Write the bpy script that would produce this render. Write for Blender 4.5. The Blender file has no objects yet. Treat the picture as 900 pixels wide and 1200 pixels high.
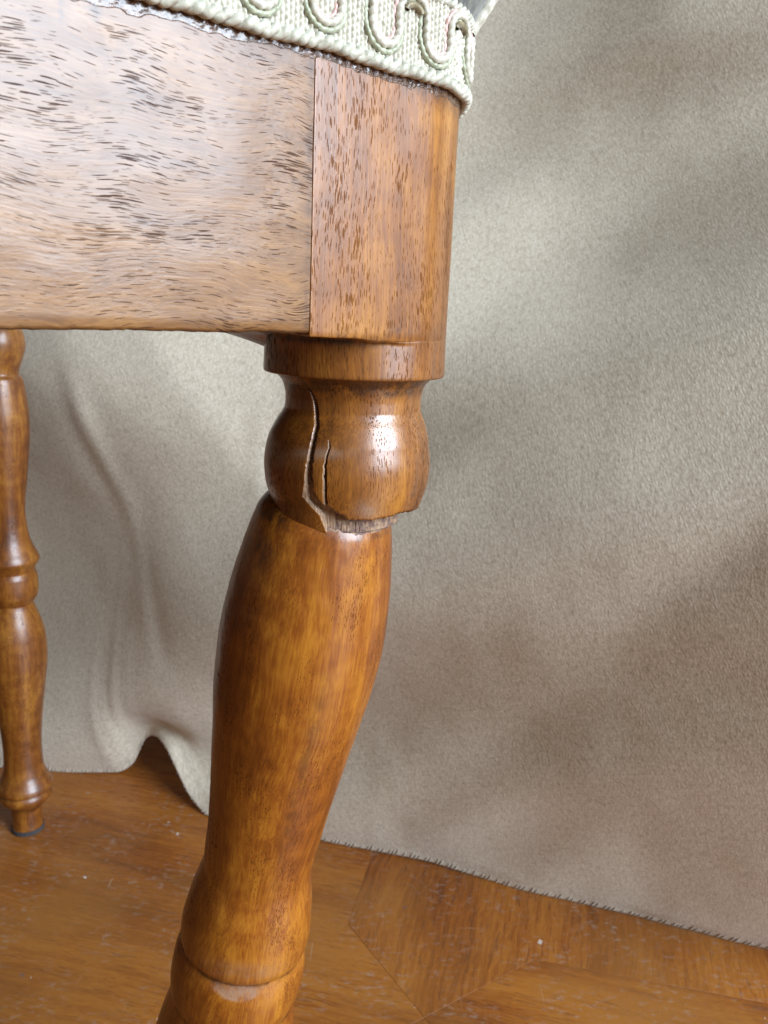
import bpy, bmesh, math, random
import numpy as np
from mathutils import Vector, Matrix

random.seed(7); rng = np.random.default_rng(11)
scene = bpy.context.scene
R_ = math.radians

# ------------------------------------------------------------------ camera
cam_d = bpy.data.cameras.new('camera')
cam = bpy.data.objects.new('camera', cam_d); scene.collection.objects.link(cam)
scene.camera = cam
cam_d.sensor_fit = 'HORIZONTAL'; cam_d.sensor_width = 36.0
cam_d.lens = 970.0/900.0*36.0
cam_d.clip_start = 0.01; cam_d.clip_end = 50
_n = np.array([-170, 3890, 970.0]); _n /= np.linalg.norm(_n)       # nadir as seen by the lens
_z = -_n; _y = np.array([0, 0, 1.0]) - _z*_z[2]; _y /= np.linalg.norm(_y); _x = np.cross(_y, _z)
_M = np.array([_x, _y, _z])                                        # world = M @ (right, down, forward)
cm = Matrix(((_M[0,0], -_M[0,1], -_M[0,2], 0.0), (_M[1,0], -_M[1,1], -_M[1,2], 0.0),
             (_M[2,0], -_M[2,1], -_M[2,2], 0.348), (0, 0, 0, 1)))
cam.matrix_world = cm
cam_d.dof.use_dof = True; cam_d.dof.focus_distance = 0.155; cam_d.dof.aperture_fstop = 75

# ------------------------------------------------------------------ world (soft room light)
world = bpy.data.worlds.new('World'); scene.world = world; world.use_nodes = True
bg = world.node_tree.nodes['Background']
bg.inputs['Color'].default_value = (1.0, 0.79, 0.53, 1); bg.inputs['Strength'].default_value = 0.17

# ------------------------------------------------------------------ window light, right of and behind the camera
def window_light(name, loc, target, sx, sy, power, col):
    d = bpy.data.lights.new(name, 'AREA'); d.shape = 'RECTANGLE'; d.size = sx; d.size_y = sy
    d.energy = power; d.color = col
    o = bpy.data.objects.new(name, d); scene.collection.objects.link(o)
    o.location = loc
    o.rotation_euler = (Vector(target)-Vector(loc)).to_track_quat('-Z', 'Y').to_euler()
    return o
window_light('window_light', (1.36, -0.70, 1.02), (0.0, 0.2, 0.30), 1.0, 1.2, 95, (0.74, 0.86, 1.0))

vs = scene.view_settings
vs.view_transform = 'Standard'; vs.look = 'None'; vs.exposure = 0.0; vs.gamma = 1.0
try: vs.use_curve_mapping = False
except Exception: pass

# ================================================================== node helpers
def new_mat(name):
    m = bpy.data.materials.new(name); m.use_nodes = True
    nt = m.node_tree; nt.nodes.clear()
    out = nt.nodes.new('ShaderNodeOutputMaterial'); b = nt.nodes.new('ShaderNodeBsdfPrincipled')
    nt.links.new(b.outputs[0], out.inputs[0])
    return m, nt, b
class N:
    def __init__(s, nt): s.nt = nt
    def put(s, sock, v):
        if v is None: return
        if isinstance(v, bpy.types.NodeSocket): s.nt.links.new(v, sock)
        else:
            if sock.type == 'RGBA' and len(v) == 3: v = (*v, 1)
            sock.default_value = v
    def attr(s, name, out='Vector'):
        n = s.nt.nodes.new('ShaderNodeAttribute'); n.attribute_name = name; return n.outputs[out]
    def vmul(s, v, k):
        n = s.nt.nodes.new('ShaderNodeVectorMath'); n.operation = 'MULTIPLY'; s.put(n.inputs[0], v); s.put(n.inputs[1], k); return n.outputs[0]
    def vadd(s, v, k):
        n = s.nt.nodes.new('ShaderNodeVectorMath'); n.operation = 'ADD'; s.put(n.inputs[0], v); s.put(n.inputs[1], k); return n.outputs[0]
    def noise(s, v, scale=1, detail=3, rough=0.55, dist=0.0, col=False):
        n = s.nt.nodes.new('ShaderNodeTexNoise'); s.put(n.inputs['Vector'], v)
        n.inputs['Scale'].default_value = scale; n.inputs['Detail'].default_value = detail
        n.inputs['Roughness'].default_value = rough; n.inputs['Distortion'].default_value = dist
        return n.outputs['Color' if col else 'Fac']
    def voro(s, v, scale=1, feature='F1', rnd=1.0, out='Distance'):
        n = s.nt.nodes.new('ShaderNodeTexVoronoi'); n.feature = feature; s.put(n.inputs['Vector'], v)
        n.inputs['Scale'].default_value = scale; n.inputs['Randomness'].default_value = rnd
        return n.outputs[out]
    def wave(s, v, scale=1, dist=0.0, axis='X', detail=2):
        n = s.nt.nodes.new('ShaderNodeTexWave'); n.bands_direction = axis; s.put(n.inputs['Vector'], v)
        n.inputs['Scale'].default_value = scale; n.inputs['Distortion'].default_value = dist; n.inputs['Detail'].default_value = detail
        return n.outputs['Fac']
    def ramp(s, f, stops, interp='LINEAR'):
        n = s.nt.nodes.new('ShaderNodeValToRGB'); s.put(n.inputs[0], f); cr = n.color_ramp; cr.interpolation = interp
        while len(cr.elements) < len(stops): cr.elements.new(0.5)
        for e, (p, c) in zip(cr.elements, stops):
            e.position = p; e.color = (c, c, c, 1) if isinstance(c, (int, float)) else (*c, 1)
        return n.outputs['Color']
    def math(s, op, a, b=None, c=None, clamp=False):
        n = s.nt.nodes.new('ShaderNodeMath'); n.operation = op; n.use_clamp = clamp
        s.put(n.inputs[0], a); s.put(n.inputs[1], b)
        if c is not None: s.put(n.inputs[2], c)
        return n.outputs[0]
    def mix(s, f, a, b, mode='MIX'):
        n = s.nt.nodes.new('ShaderNodeMix'); n.data_type = 'RGBA'; n.blend_type = mode
        s.put(n.inputs[0], f); s.put(n.inputs[6], a); s.put(n.inputs[7], b); return n.outputs[2]
    def mrange(s, v, a, b, c=0.0, d=1.0, smooth=False):
        n = s.nt.nodes.new('ShaderNodeMapRange'); n.clamp = True
        if smooth: n.interpolation_type = 'SMOOTHSTEP'
        s.put(n.inputs[0], v)
        for i, q in enumerate((a, b, c, d)): n.inputs[1+i].default_value = q
        return n.outputs[0]
    def sep(s, v):
        n = s.nt.nodes.new('ShaderNodeSeparateXYZ'); s.put(n.inputs[0], v); return n.outputs
    def comb(s, x=0.0, y=0.0, z=0.0):
        n = s.nt.nodes.new('ShaderNodeCombineXYZ'); s.put(n.inputs[0], x); s.put(n.inputs[1], y); s.put(n.inputs[2], z); return n.outputs[0]
    def bump(s, h, strength=0.3, dist=0.001, normal=None):
        n = s.nt.nodes.new('ShaderNodeBump'); s.put(n.inputs['Height'], h); n.inputs['Strength'].default_value = strength
        n.inputs['Distance'].default_value = dist
        if normal is not None: s.put(n.inputs['Normal'], normal)
        return n.outputs[0]
    def objinfo(s, out='Random'):
        return s.nt.nodes.new('ShaderNodeObjectInfo').outputs[out]

def wood(name, dark, mid, light, pore_col, stops=(0.33, 0.52, 0.72), fig=(70, 70, 9), pore=(1150, 1150, 150), pore_amt=0.62, pore_size=0.34,
         rough=0.30, coat=0.25, warp=0.0008, pore_bump=0.25, seed=0.0, raw=True, curl=0.25, rough_var=0.1, per_object=False, flat=False, lump_k=0.3, pore_base=0.05):
    """Varnished hardwood; the 'grain' attribute holds metres with z along the fibres."""
    m, nt, b = new_mat(name); n = N(nt)
    g = n.attr('grain')
    g = n.vadd(g, (seed, seed*1.7, seed*0.6))
    if per_object:
        r = n.math('MULTIPLY', n.objinfo(), 9.0)
        g = n.vadd(g, n.comb(r, r, r))
    # slow sideways wander of the fibres
    w = n.noise(n.vmul(g, (40, 40, 30)), 1, 2, 0.5, col=True)
    w = n.vmul(n.vadd(w, (-0.5, -0.5, -0.5)), (warp*4, warp*4, 0))
    gw = n.vadd(g, w)
    big = n.noise(n.vmul(gw, fig), 1, 3, 0.6, 0.4)
    streak = n.noise(n.vmul(gw, (420, 420, 14)), 1, 4, 0.65)
    fibre = n.noise(n.vmul(gw, (2600, 2600, 90)), 1, 2, 0.6)
    f = n.math('ADD', n.math('MULTIPLY', big, 0.58), n.math('MULTIPLY', streak, 0.36))
    f = n.math('ADD', f, n.math('MULTIPLY', fibre, 0.34))
    f = n.math('SUBTRACT', f, 0.10)
    curlv = n.noise(n.vmul(gw, (120, 120, 190)), 1, 2, 0.5)
    f = n.math('ADD', f, n.math('MULTIPLY', n.math('SUBTRACT', curlv, 0.5), curl))
    col = n.ramp(f, [(stops[0], dark), (stops[1], mid), (stops[2], light)])
    # open pores: short dark strokes lying along the fibres
    pc = n.vmul(gw, pore)
    def vv(c):
        d = n.voro(c, 1, 'F1', 1.0)
        if flat:
            q = n.sep(c); nd = d.node; nd.voronoi_dimensions = '2D'; n.put(nd.inputs['Vector'], n.comb(q[0], q[2], 0.0))
        return d
    d = vv(pc)
    pm = n.noise(n.vmul(gw, (170, 170, 55)), 1, 3, 0.6)
    pt = n.math('MULTIPLY', n.mrange(pm, 0.38, 0.66, 0.26, 1.0) if flat else n.mrange(pm, 0.40, 0.66, pore_base, 1.0), pore_size)
    mask = n.math('LESS_THAN', d, pt)
    pc2 = n.vmul(n.vadd(gw, (0.31, 0.17, 0.05)), (pore[0]*2.1, pore[1]*2.1, pore[2]*2.4))
    d2 = vv(pc2)
    mask2 = n.math('LESS_THAN', d2, n.math('MULTIPLY', n.mrange(pm, 0.45, 0.7, 0.0, 1.0), 0.36))
    mask = n.math('MAXIMUM', mask, n.math('MULTIPLY', mask2, 0.75))
    col = n.mix(n.math('MULTIPLY', mask, pore_amt), col, pore_col)
    rg = n.math('ADD', n.math('MULTIPLY', n.noise(n.vmul(g, (160, 160, 120)), 1, 4, 0.6), rough_var*2), rough-rough_var)
    rg = n.math('ADD', rg, n.math('MULTIPLY', mask, 0.25))
    h = n.math('ADD', n.math('MULTIPLY', mask, -1.0), n.math('MULTIPLY', fibre, 0.25))
    if raw:
        rw = n.attr('raw', 'Fac')
        jag = n.noise(n.vmul(g, (1500, 1500, 350)), 1, 3, 0.6)
        rwm = n.math('GREATER_THAN', n.math('ADD', rw, n.math('MULTIPLY', n.math('SUBTRACT', jag, 0.5), 0.9)), 0.5)
        splinter = n.noise(n.vmul(g, (3200, 3200, 160)), 1, 3, 0.7)
        rawcol = n.ramp(splinter, [(0.3, (0.13, 0.060, 0.030)), (0.5, (0.32, 0.20, 0.115)), (0.75, (0.52, 0.37, 0.25))])
        stain = n.attr('stain', 'Fac')
        rawcol = n.mix(n.math('MULTIPLY', stain, n.mrange(n.noise(n.vmul(g, (500, 500, 700)), 1, 3), 0.35, 0.6)), rawcol, (0.10, 0.055, 0.05))
        col = n.mix(rwm, col, rawcol)
        rg = n.mix(rwm, rg, (0.75, 0.75, 0.75))
        h = n.math('ADD', h, n.math('MULTIPLY', n.math('MULTIPLY', splinter, rwm), 1.6))
        cw = n.math('MULTIPLY', n.math('MULTIPLY', n.math('SUBTRACT', 1.0, rwm), coat), n.math('SUBTRACT', 1.0, n.math('MULTIPLY', mask, 0.85)))
        n.put(b.inputs['Specular IOR Level'], n.math('MULTIPLY', n.math('SUBTRACT', 1.0, n.math('MULTIPLY', mask, 0.8)), 0.5))
        wear = n.attr('wear', 'Fac')                                # finish rubbed thin and hazy
        wn = n.math('MULTIPLY', wear, n.mrange(n.noise(n.vmul(g, (260, 260, 260)), 1, 4, 0.65), 0.30, 0.55))
        col = n.mix(wn, col, (0.30, 0.205, 0.15))
        dk = n.attr('dark', 'Fac')                                  # old dark stain, plus shade painted in under collar and ledge
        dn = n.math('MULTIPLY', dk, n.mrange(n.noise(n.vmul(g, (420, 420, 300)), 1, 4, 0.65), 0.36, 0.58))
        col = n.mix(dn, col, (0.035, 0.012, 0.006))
    else:
        cw = coat
    n.put(b.inputs['Base Color'], col); n.put(b.inputs['Roughness'], rg)
    n.put(b.inputs['Coat Weight'], cw); b.inputs['Coat Roughness'].default_value = 0.22 if flat else 0.27
    lump = n.noise(n.vmul(g, (420, 420, 260)), 1, 3, 0.55)
    nb = n.bump(h, pore_bump, 0.00022)
    nb = n.bump(lump, lump_k, 0.0006, nb)
    n.put(b.inputs['Normal'], nb)
    b.inputs['Coat Normal'] and n.put(b.inputs['Coat Normal'], n.bump(lump, lump_k*0.75, 0.0006, n.bump(h, pore_bump*0.6, 0.0002)))
    b.inputs['IOR'].default_value = 1.5
    return m

M_leg = wood('turned_wood', (0.088, 0.019, 0.002), (0.228, 0.063, 0.005), (0.410, 0.155, 0.014), (0.040, 0.012, 0.004),
             fig=(60, 60, 20), pore=(3300, 3300, 700), pore_amt=0.50, pore_size=0.40, rough=0.36, coat=0.36, warp=0.0014, seed=0.3, lump_k=0.09)
M_far = wood('far_leg_wood', (0.060, 0.016, 0.002), (0.160, 0.048, 0.006), (0.32, 0.130, 0.018), (0.030, 0.010, 0.005),
             fig=(60, 60, 16), pore=(2500, 2500, 620), pore_amt=0.5, pore_size=0.42, rough=0.38, coat=0.32, warp=0.0014, seed=5.1, lump_k=0.09)  # same wood as the front leg, colour darkened for the shade under the seat
M_post = wood('post_wood', (0.090, 0.027, 0.004), (0.222, 0.073, 0.008), (0.41, 0.168, 0.022), (0.040, 0.013, 0.006),
             fig=(75, 75, 14), pore=(3100, 3100, 430), pore_amt=0.46, pore_size=0.42, rough=0.40, coat=0.92, warp=0.0012, seed=2.3, lump_k=0.06, pore_base=0.45)
M_rail = wood('rail_wood', (0.072, 0.026, 0.006), (0.160, 0.065, 0.013), (0.262, 0.120, 0.028), (0.012, 0.005, 0.009), stops=(0.34, 0.52, 0.70),
              fig=(60, 60, 10), pore=(2100, 2100, 100), pore_amt=0.78, pore_size=0.175, rough=0.50, coat=0.50, warp=0.0030,
              pore_bump=0.5, seed=1.9, curl=0.12, flat=True, lump_k=0.08)
M_floor = wood('parquet_wood', (0.130, 0.034, 0.004), (0.245, 0.072, 0.008), (0.345, 0.124, 0.016), (0.065, 0.017, 0.003), stops=(0.38, 0.52, 0.64),
               fig=(22, 22, 4), pore=(800, 800, 26), pore_amt=0.5, pore_size=0.40, rough=0.45, coat=0.06, warp=0.0016,
               pore_bump=0.15, seed=4.2, raw=False, curl=0.05, per_object=True, flat=False, lump_k=0.2)
def floor_wear(m):
    """paint specks, scuffs and a few grey-blue smears over the parquet"""
    nt = m.node_tree; n = N(nt); b = next(x for x in nt.nodes if x.type == 'BSDF_PRINCIPLED')
    src = b.inputs['Base Color'].links[0].from_socket
    p = nt.nodes.new('ShaderNodeNewGeometry').outputs['Position']
    big = n.noise(n.vmul(p, (9, 9, 9)), 1, 3, 0.55)
    col = n.mix(n.mrange(big, 0.42, 0.64, 0.0, 0.55), src, (0.285, 0.122, 0.026))
    clus = n.mrange(n.noise(n.vmul(p, (26, 26, 26)), 1, 3, 0.6), 0.42, 0.60)
    sm = n.noise(n.vmul(p, (170, 330, 200)), 1, 4, 0.65)
    smear = n.math('MULTIPLY', n.mrange(sm, 0.53, 0.66), clus)
    col = n.mix(n.math('MULTIPLY', smear, 0.46), col, (0.34, 0.26, 0.21))
    pj = n.vadd(p, n.vmul(n.vadd(n.noise(n.vmul(p, (420, 420, 420)), 1, 2, 0.6, col=True), (-0.5, -0.5, -0.5)), (0.004, 0.004, 0.0)))
    pj = n.vmul(pj, (110, 80, 90))
    v = n.voro(pj, 1, 'F1', 1.0)
    vc = n.sep(n.voro(pj, 1, 'F1', 1.0, 'Color'))
    spot = n.math('MULTIPLY', n.math('LESS_THAN', v, n.math('MULTIPLY', vc[1], 0.13)), n.math('GREATER_THAN', vc[0], 0.84))
    col = n.mix(n.math('MULTIPLY', spot, 0.8), col, (0.58, 0.53, 0.48))
    sc = n.noise(n.vadd(n.vmul(p, (26, 900, 1)), (3, 1, 0)), 1, 2, 0.5)
    scr = n.math('MULTIPLY', n.mrange(sc, 0.70, 0.74), n.mrange(n.noise(n.vmul(p, (40, 40, 1)), 1, 2), 0.5, 0.65))
    col = n.mix(n.math('MULTIPLY', scr, 0.5), col, (0.45, 0.34, 0.24))
    sc2 = n.noise(n.vadd(n.vmul(p, (800, 24, 1)), (9, 1, 0)), 1, 2, 0.5)
    scr2 = n.math('MULTIPLY', n.mrange(sc2, 0.70, 0.74), n.mrange(n.noise(n.vmul(p, (35, 35, 2)), 1, 2), 0.5, 0.62))
    col = n.mix(n.math('MULTIPLY', scr2, 0.5), col, (0.45, 0.34, 0.24))
    dk = n.noise(n.vadd(n.vmul(p, (75, 110, 90)), (5, 2, 0)), 1, 3, 0.6)
    col = n.mix(n.mrange(dk, 0.70, 0.76, 0.0, 0.7), col, (0.10, 0.085, 0.10))
    n.put(b.inputs['Base Color'], col)
floor_wear(M_floor)

def cloth_material():
    m, nt, b = new_mat('wool_cloth'); n = N(nt)
    p = n.attr('weave')                                             # metres on the cloth
    jitter = n.vmul(n.vadd(n.noise(n.vmul(p, (300, 260, 1)), 1, 3, 0.6, col=True), (-0.5, -0.5, -0.5)), (0.0012, 0.0012, 0))
    q = n.vadd(p, jitter)
    s = n.sep(q)
    # coarse yarn nubs lying in a slanting order
    ca_, sa_ = math.cos(0.42), math.sin(0.42)
    qx = n.math('ADD', n.math('MULTIPLY', s[0], ca_/0.0011), n.math('MULTIPLY', s[1], sa_/0.0011))
    qy = n.math('ADD', n.math('MULTIPLY', s[0], -sa_/0.0024), n.math('MULTIPLY', s[1], ca_/0.0024))
    w = n.math('SUBTRACT', 0.55, n.voro(n.comb(qx, qy, 0.0), 1, 'F1', 0.62))
    fuzz = n.noise(n.vmul(p, (1250, 800, 1)), 1, 3, 0.65)
    melange = n.noise(n.vmul(p, (420, 260, 1)), 1, 3, 0.6)
    f = n.math('ADD', n.math('MULTIPLY', w, 0.30), n.math('ADD', n.math('MULTIPLY', fuzz, 0.55), n.math('MULTIPLY', melange, 0.45)))
    col = n.ramp(f, [(0.28, (0.385, 0.326, 0.236)), (0.5, (0.585, 0.512, 0.398)), (0.74, (0.74, 0.675, 0.56))])
    blot = n.noise(n.vmul(p, (16, 12, 1)), 1, 4, 0.6)
    col = n.mix(n.mrange(blot, 0.35, 0.7, 0.0, 0.10), col, (0.30, 0.24, 0.18))
    n.put(b.inputs['Base Color'], col)
    b.inputs['Roughness'].default_value = 0.9; b.inputs['Specular IOR Level'].default_value = 0.2
    b.inputs['Sheen Weight'].default_value = 0.25; b.inputs['Sheen Roughness'].default_value = 0.5
    h = n.math('ADD', n.math('MULTIPLY', w, 0.55), n.math('MULTIPLY', fuzz, 1.0))
    n.put(b.inputs['Normal'], n.bump(h, 0.34, 0.0006))
    return m
M_cloth = cloth_material()

def thread_material(name, c0, c1, rough=0.38, scale=900):
    m, nt, b = new_mat(name); n = N(nt)
    g = nt.nodes.new('ShaderNodeNewGeometry').outputs['Position']
    f = n.noise(n.vmul(g, (scale, scale, scale*0.7)), 1, 3, 0.6)
    n.put(b.inputs['Base Color'], n.ramp(f, [(0.32, c0), (0.66, c1)]))
    b.inputs['Roughness'].default_value = rough
    b.inputs['Sheen Weight'].default_value = 0.3
    n.put(b.inputs['Normal'], n.bump(f, 0.35, 0.0003))
    return m
M_gimp = thread_material('gimp_white', (0.39, 0.360, 0.275), (0.61, 0.58, 0.475))
M_edge = thread_material('gimp_cream', (0.35, 0.335, 0.25), (0.59, 0.57, 0.46))
M_green = thread_material('gimp_green', (0.20, 0.21, 0.12), (0.43, 0.44, 0.31))
M_pink = thread_material('gimp_pink', (0.46, 0.26, 0.22), (0.68, 0.48, 0.43))
M_olive = thread_material('gimp_olive', (0.10, 0.075, 0.03), (0.25, 0.20, 0.10))
M_uphol = thread_material('upholstery', (0.030, 0.034, 0.036), (0.16, 0.155, 0.12), 0.6, 700)
M_stitch = thread_material('stitch_thread', (0.42, 0.39, 0.33), (0.62, 0.59, 0.52), 0.8)

def glue_material():
    m, nt, b = new_mat('dried_glue'); n = N(nt)
    g = nt.nodes.new('ShaderNodeNewGeometry').outputs['Position']
    f = n.noise(n.vmul(g, (1400, 1400, 1400)), 1, 3, 0.6)
    n.put(b.inputs['Base Color'], n.ramp(f, [(0.35, (0.06, 0.026, 0.012)), (0.7, (0.17, 0.078, 0.034))]))
    b.inputs['Roughness'].default_value = 0.2; b.inputs['Coat Weight'].default_value = 0.8; b.inputs['Coat Roughness'].default_value = 0.15
    n.put(b.inputs['Normal'], n.bump(f, 0.6, 0.0006))
    return m
M_glue = glue_material()
def plain(name, c, rough):
    m, nt, b = new_mat(name); n = N(nt)
    g = nt.nodes.new('ShaderNodeNewGeometry').outputs['Position']
    f = n.noise(n.vmul(g, (300, 300, 300)), 1, 3, 0.6)
    n.put(b.inputs['Base Color'], n.ramp(f, [(0.3, tuple(x*0.7 for x in c)), (0.7, c)]))
    b.inputs['Roughness'].default_value = rough; return m
M_glide = plain('glide_felt', (0.045, 0.043, 0.045), 0.8)
M_sub = plain('subfloor', (0.08, 0.035, 0.012), 0.8)

# ================================================================== mesh helpers
def make_obj(name, me, mat, parent=None):
    o = bpy.data.objects.new(name, me); scene.collection.objects.link(o)
    if mat: me.materials.append(mat)
    if parent: o.parent = parent
    return o
def grid_mesh(name, P, wrap=False, attrs=None, flip=False):
    """P: rows x cols x 3; a quad sheet (closed in the column direction if wrap)"""
    r, c, _ = P.shape
    me = bpy.data.meshes.new(name)
    idx = np.arange(r*c).reshape(r, c)
    if wrap: nxt = np.roll(idx, -1, 1); a, b_, c_, d = idx[:-1], nxt[:-1], nxt[1:], idx[1:]
    else: a, b_, c_, d = idx[:-1, :-1], idx[:-1, 1:], idx[1:, 1:], idx[1:, :-1]
    q = np.stack([a, b_, c_, d], -1).reshape(-1, 4)
    if flip: q = q[:, ::-1]
    nf = len(q)
    me.vertices.add(r*c); me.vertices.foreach_set('co', P.reshape(-1).astype(np.float32))
    me.loops.add(nf*4); me.loops.foreach_set('vertex_index', q.reshape(-1).astype(np.int32))
    me.polygons.add(nf); me.polygons.foreach_set('loop_start', (np.arange(nf)*4).astype(np.int32))
    me.polygons.foreach_set('use_smooth', np.ones(nf, bool))
    for k, v in (attrs or {}).items():
        if v.ndim == 3:
            at = me.attributes.new(k, 'FLOAT_VECTOR', 'POINT'); at.data.foreach_set('vector', v.reshape(-1).astype(np.float32))
        else:
            at = me.attributes.new(k, 'FLOAT', 'POINT'); at.data.foreach_set('value', v.reshape(-1).astype(np.float32))
    me.update(calc_edges=True); me.validate()
    return me
def poly_mesh(name, verts, faces, grain=None, smooth=False):
    me = bpy.data.meshes.new(name); me.from_pydata([tuple(v) for v in verts], [], faces)
    if smooth: me.polygons.foreach_set('use_smooth', np.ones(len(me.polygons), bool))
    if grain is not None:
        at = me.attributes.new('grain', 'FLOAT_VECTOR', 'POINT'); at.data.foreach_set('vector', np.asarray(grain, np.float32).reshape(-1))
    me.update(); return me
def tube_rows(path, radius, seg=8):
    """tube along a polyline; returns rows x seg x 3"""
    path = np.asarray(path, float); n = len(path)
    t = np.gradient(path, axis=0); t /= np.linalg.norm(t, axis=1)[:, None]+1e-12
    up = np.array([0.31, 0.52, 0.79]); x = np.cross(t, up); x /= np.linalg.norm(x, axis=1)[:, None]+1e-12; y = np.cross(t, x)
    a = np.linspace(0, 2*np.pi, seg, endpoint=False)
    rad = np.broadcast_to(np.asarray(radius, float), (n,))
    return path[:, None] + rad[:, None, None]*(np.cos(a)[None, :, None]*x[:, None] + np.sin(a)[None, :, None]*y[:, None])
def smoothstep(x, a, b):
    t = np.clip((x-a)/(b-a), 0, 1); return t*t*(3-2*t)
def pchip(x, xs, ys):
    """monotone smooth interpolation"""
    xs = np.asarray(xs, float); ys = np.asarray(ys, float)
    h = np.diff(xs); d = np.diff(ys)/h; m = np.zeros_like(ys)
    m[0], m[-1] = d[0], d[-1]
    for i in range(1, len(xs)-1):
        if d[i-1]*d[i] <= 0: m[i] = 0
        else:
            w1 = 2*h[i]+h[i-1]; w2 = h[i]+2*h[i-1]; m[i] = (w1+w2)/(w1/d[i-1]+w2/d[i])
    x = np.clip(x, xs[0], xs[-1]); i = np.clip(np.searchsorted(xs, x)-1, 0, len(xs)-2)
    t = (x-xs[i])/h[i]; t2 = t*t; t3 = t2*t
    return (2*t3-3*t2+1)*ys[i] + (t3-2*t2+t)*h[i]*m[i] + (-2*t3+3*t2)*ys[i+1] + (t3-t2)*h[i]*m[i+1]
_lat = rng.random((64, 64))
def vnoise(x, y):
    """cheap smooth 2-D value noise in -1..1"""
    xi = np.floor(x).astype(int); yi = np.floor(y).astype(int); fx = x-xi; fy = y-yi
    fx = fx*fx*(3-2*fx); fy = fy*fy*(3-2*fy); g = lambda i, j: _lat[i % 64, j % 64]
    return ((g(xi, yi)*(1-fx)+g(xi+1, yi)*fx)*(1-fy) + (g(xi, yi+1)*(1-fx)+g(xi+1, yi+1)*fx)*fy)*2-1

def empty(name, loc, label, cat):
    o = bpy.data.objects.new(name, None); scene.collection.objects.link(o); o.location = loc
    o['label'] = label; o['category'] = cat; return o

# ================================================================== floor: parquet of pointed strips and squares
floor_me = poly_mesh('floor', [(-3, -3, -0.004), (3, -3, -0.004), (3, 3, -0.004), (-3, 3, -0.004)], [(0, 1, 2, 3)])
floor = make_obj('floor', floor_me, M_sub); floor['kind'] = 'structure'
fx = np.array([0.981, -0.194]); fy = np.array([0.194, 0.981]); node0 = np.array([0.0315, 0.3445])
SW, SL = 0.107, 0.260; SD = SW+SL
def block_mesh(name, poly, grain_dir):
    poly = np.array(poly); c = poly.mean(0)
    def inset(k):
        out = []
        m = len(poly)
        for i in range(m):
            p0, p1, p2 = poly[i-1], poly[i], poly[(i+1) % m]
            d1 = (p1-p0)/np.linalg.norm(p1-p0); d2 = (p2-p1)/np.linalg.norm(p2-p1)
            n1 = np.array([-d1[1], d1[0]]); n2 = np.array([-d2[1], d2[0]])
            bis = n1+n2; bis /= (bis@n1)*1.0
            out.append(p1+bis*k)
        return np.array(out)
    outer, top = inset(0.00007), inset(0.00022)
    m = len(poly); V = [(*p, -0.0035) for p in outer]+[(*p, -0.00010) for p in outer]+[(*p, 0.0) for p in top]
    F = [tuple(range(2*m, 3*m))]
    for k in range(2):
        for i in range(m): F.append((k*m+i, k*m+(i+1) % m, (k+1)*m+(i+1) % m, (k+1)*m+i))
    V = np.array(V); gd = np.array(grain_dir); gp = np.array([-gd[1], gd[0]])
    G = np.stack([(V[:, :2])@gp, V[:, 2], (V[:, :2])@gd], -1)
    return poly_mesh(name, V, F, G)
def cvt(l): return [node0 + fx*x + fy*y for x, y in l]
h_ = SW/2
for i in range(-4, 5):
    for j in range(-3, 5):
        ox, oy = i*SD, j*SD
        if i >= 0:      # square worked in one piece with the upright strip
            vert = [(0, 0), (h_, h_), (h_+SL, h_), (h_+SL, h_+SL), (h_, h_+SL), (0, SD), (-h_, h_+SL), (-h_, h_)]
            horz = [(0, 0), (h_, -h_), (h_+SL, -h_), (SD, 0), (h_+SL, h_), (h_, h_)]
        else:           # square in one piece with the level strip
            vert = [(0, 0), (h_, h_), (h_, h_+SL), (0, SD), (-h_, h_+SL), (-h_, h_)]
            horz = [(0, 0), (h_, -h_), (h_+SL, -h_), (SD, 0), (h_+SL, h_), (h_+SL, h_+SL), (h_, h_+SL), (h_, h_)]
        for poly, gd in ((vert, fy), (horz, fx)):
            P = cvt([(ox+x, oy+y) for x, y in poly]); c = np.mean(P, 0)
            if np.linalg.norm(c-np.array([0, 0.4])) > 1.15: continue
            t = random.uniform(-0.05, 0.05); g2 = np.array([gd[0]*math.cos(t)-gd[1]*math.sin(t), gd[0]*math.sin(t)+gd[1]*math.cos(t)])
            me = block_mesh('parquet_block', P, g2)
            o = make_obj('parquet_block', me, M_floor, floor)

# ================================================================== the chair
chair = empty('chair', (-0.23, 0.22, 0.0), 'brown varnished wooden chair with a cracked turned leg and white braid trim below its seat', 'chair')
CH = np.array(chair.location)
def part(name, me, mat, parent=None):
    """child of the chair, mesh given in world coordinates"""
    n = len(me.vertices); co = np.empty(n*3, np.float32); me.vertices.foreach_get('co', co)
    co = co.reshape(-1, 3)-CH.astype(np.float32); me.vertices.foreach_set('co', co.reshape(-1)); me.update()
    return make_obj(name, me, mat, parent or chair)

PC = np.array([-0.0070, 0.1637])          # axis of the front post
R = 0.0175
va = np.array([-0.7447, -0.6674]); vb = np.array([-0.6674, 0.7447])   # along the near rail, along the far rail
e0 = np.array([0.0429, -0.9991]); e1 = np.array([0.9991, 0.0429])     # post axis towards the camera, and to its right
BA = 0.0238                               # width of the square block past the axis
ZB = 0.3429                               # underside of block and rail

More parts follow.
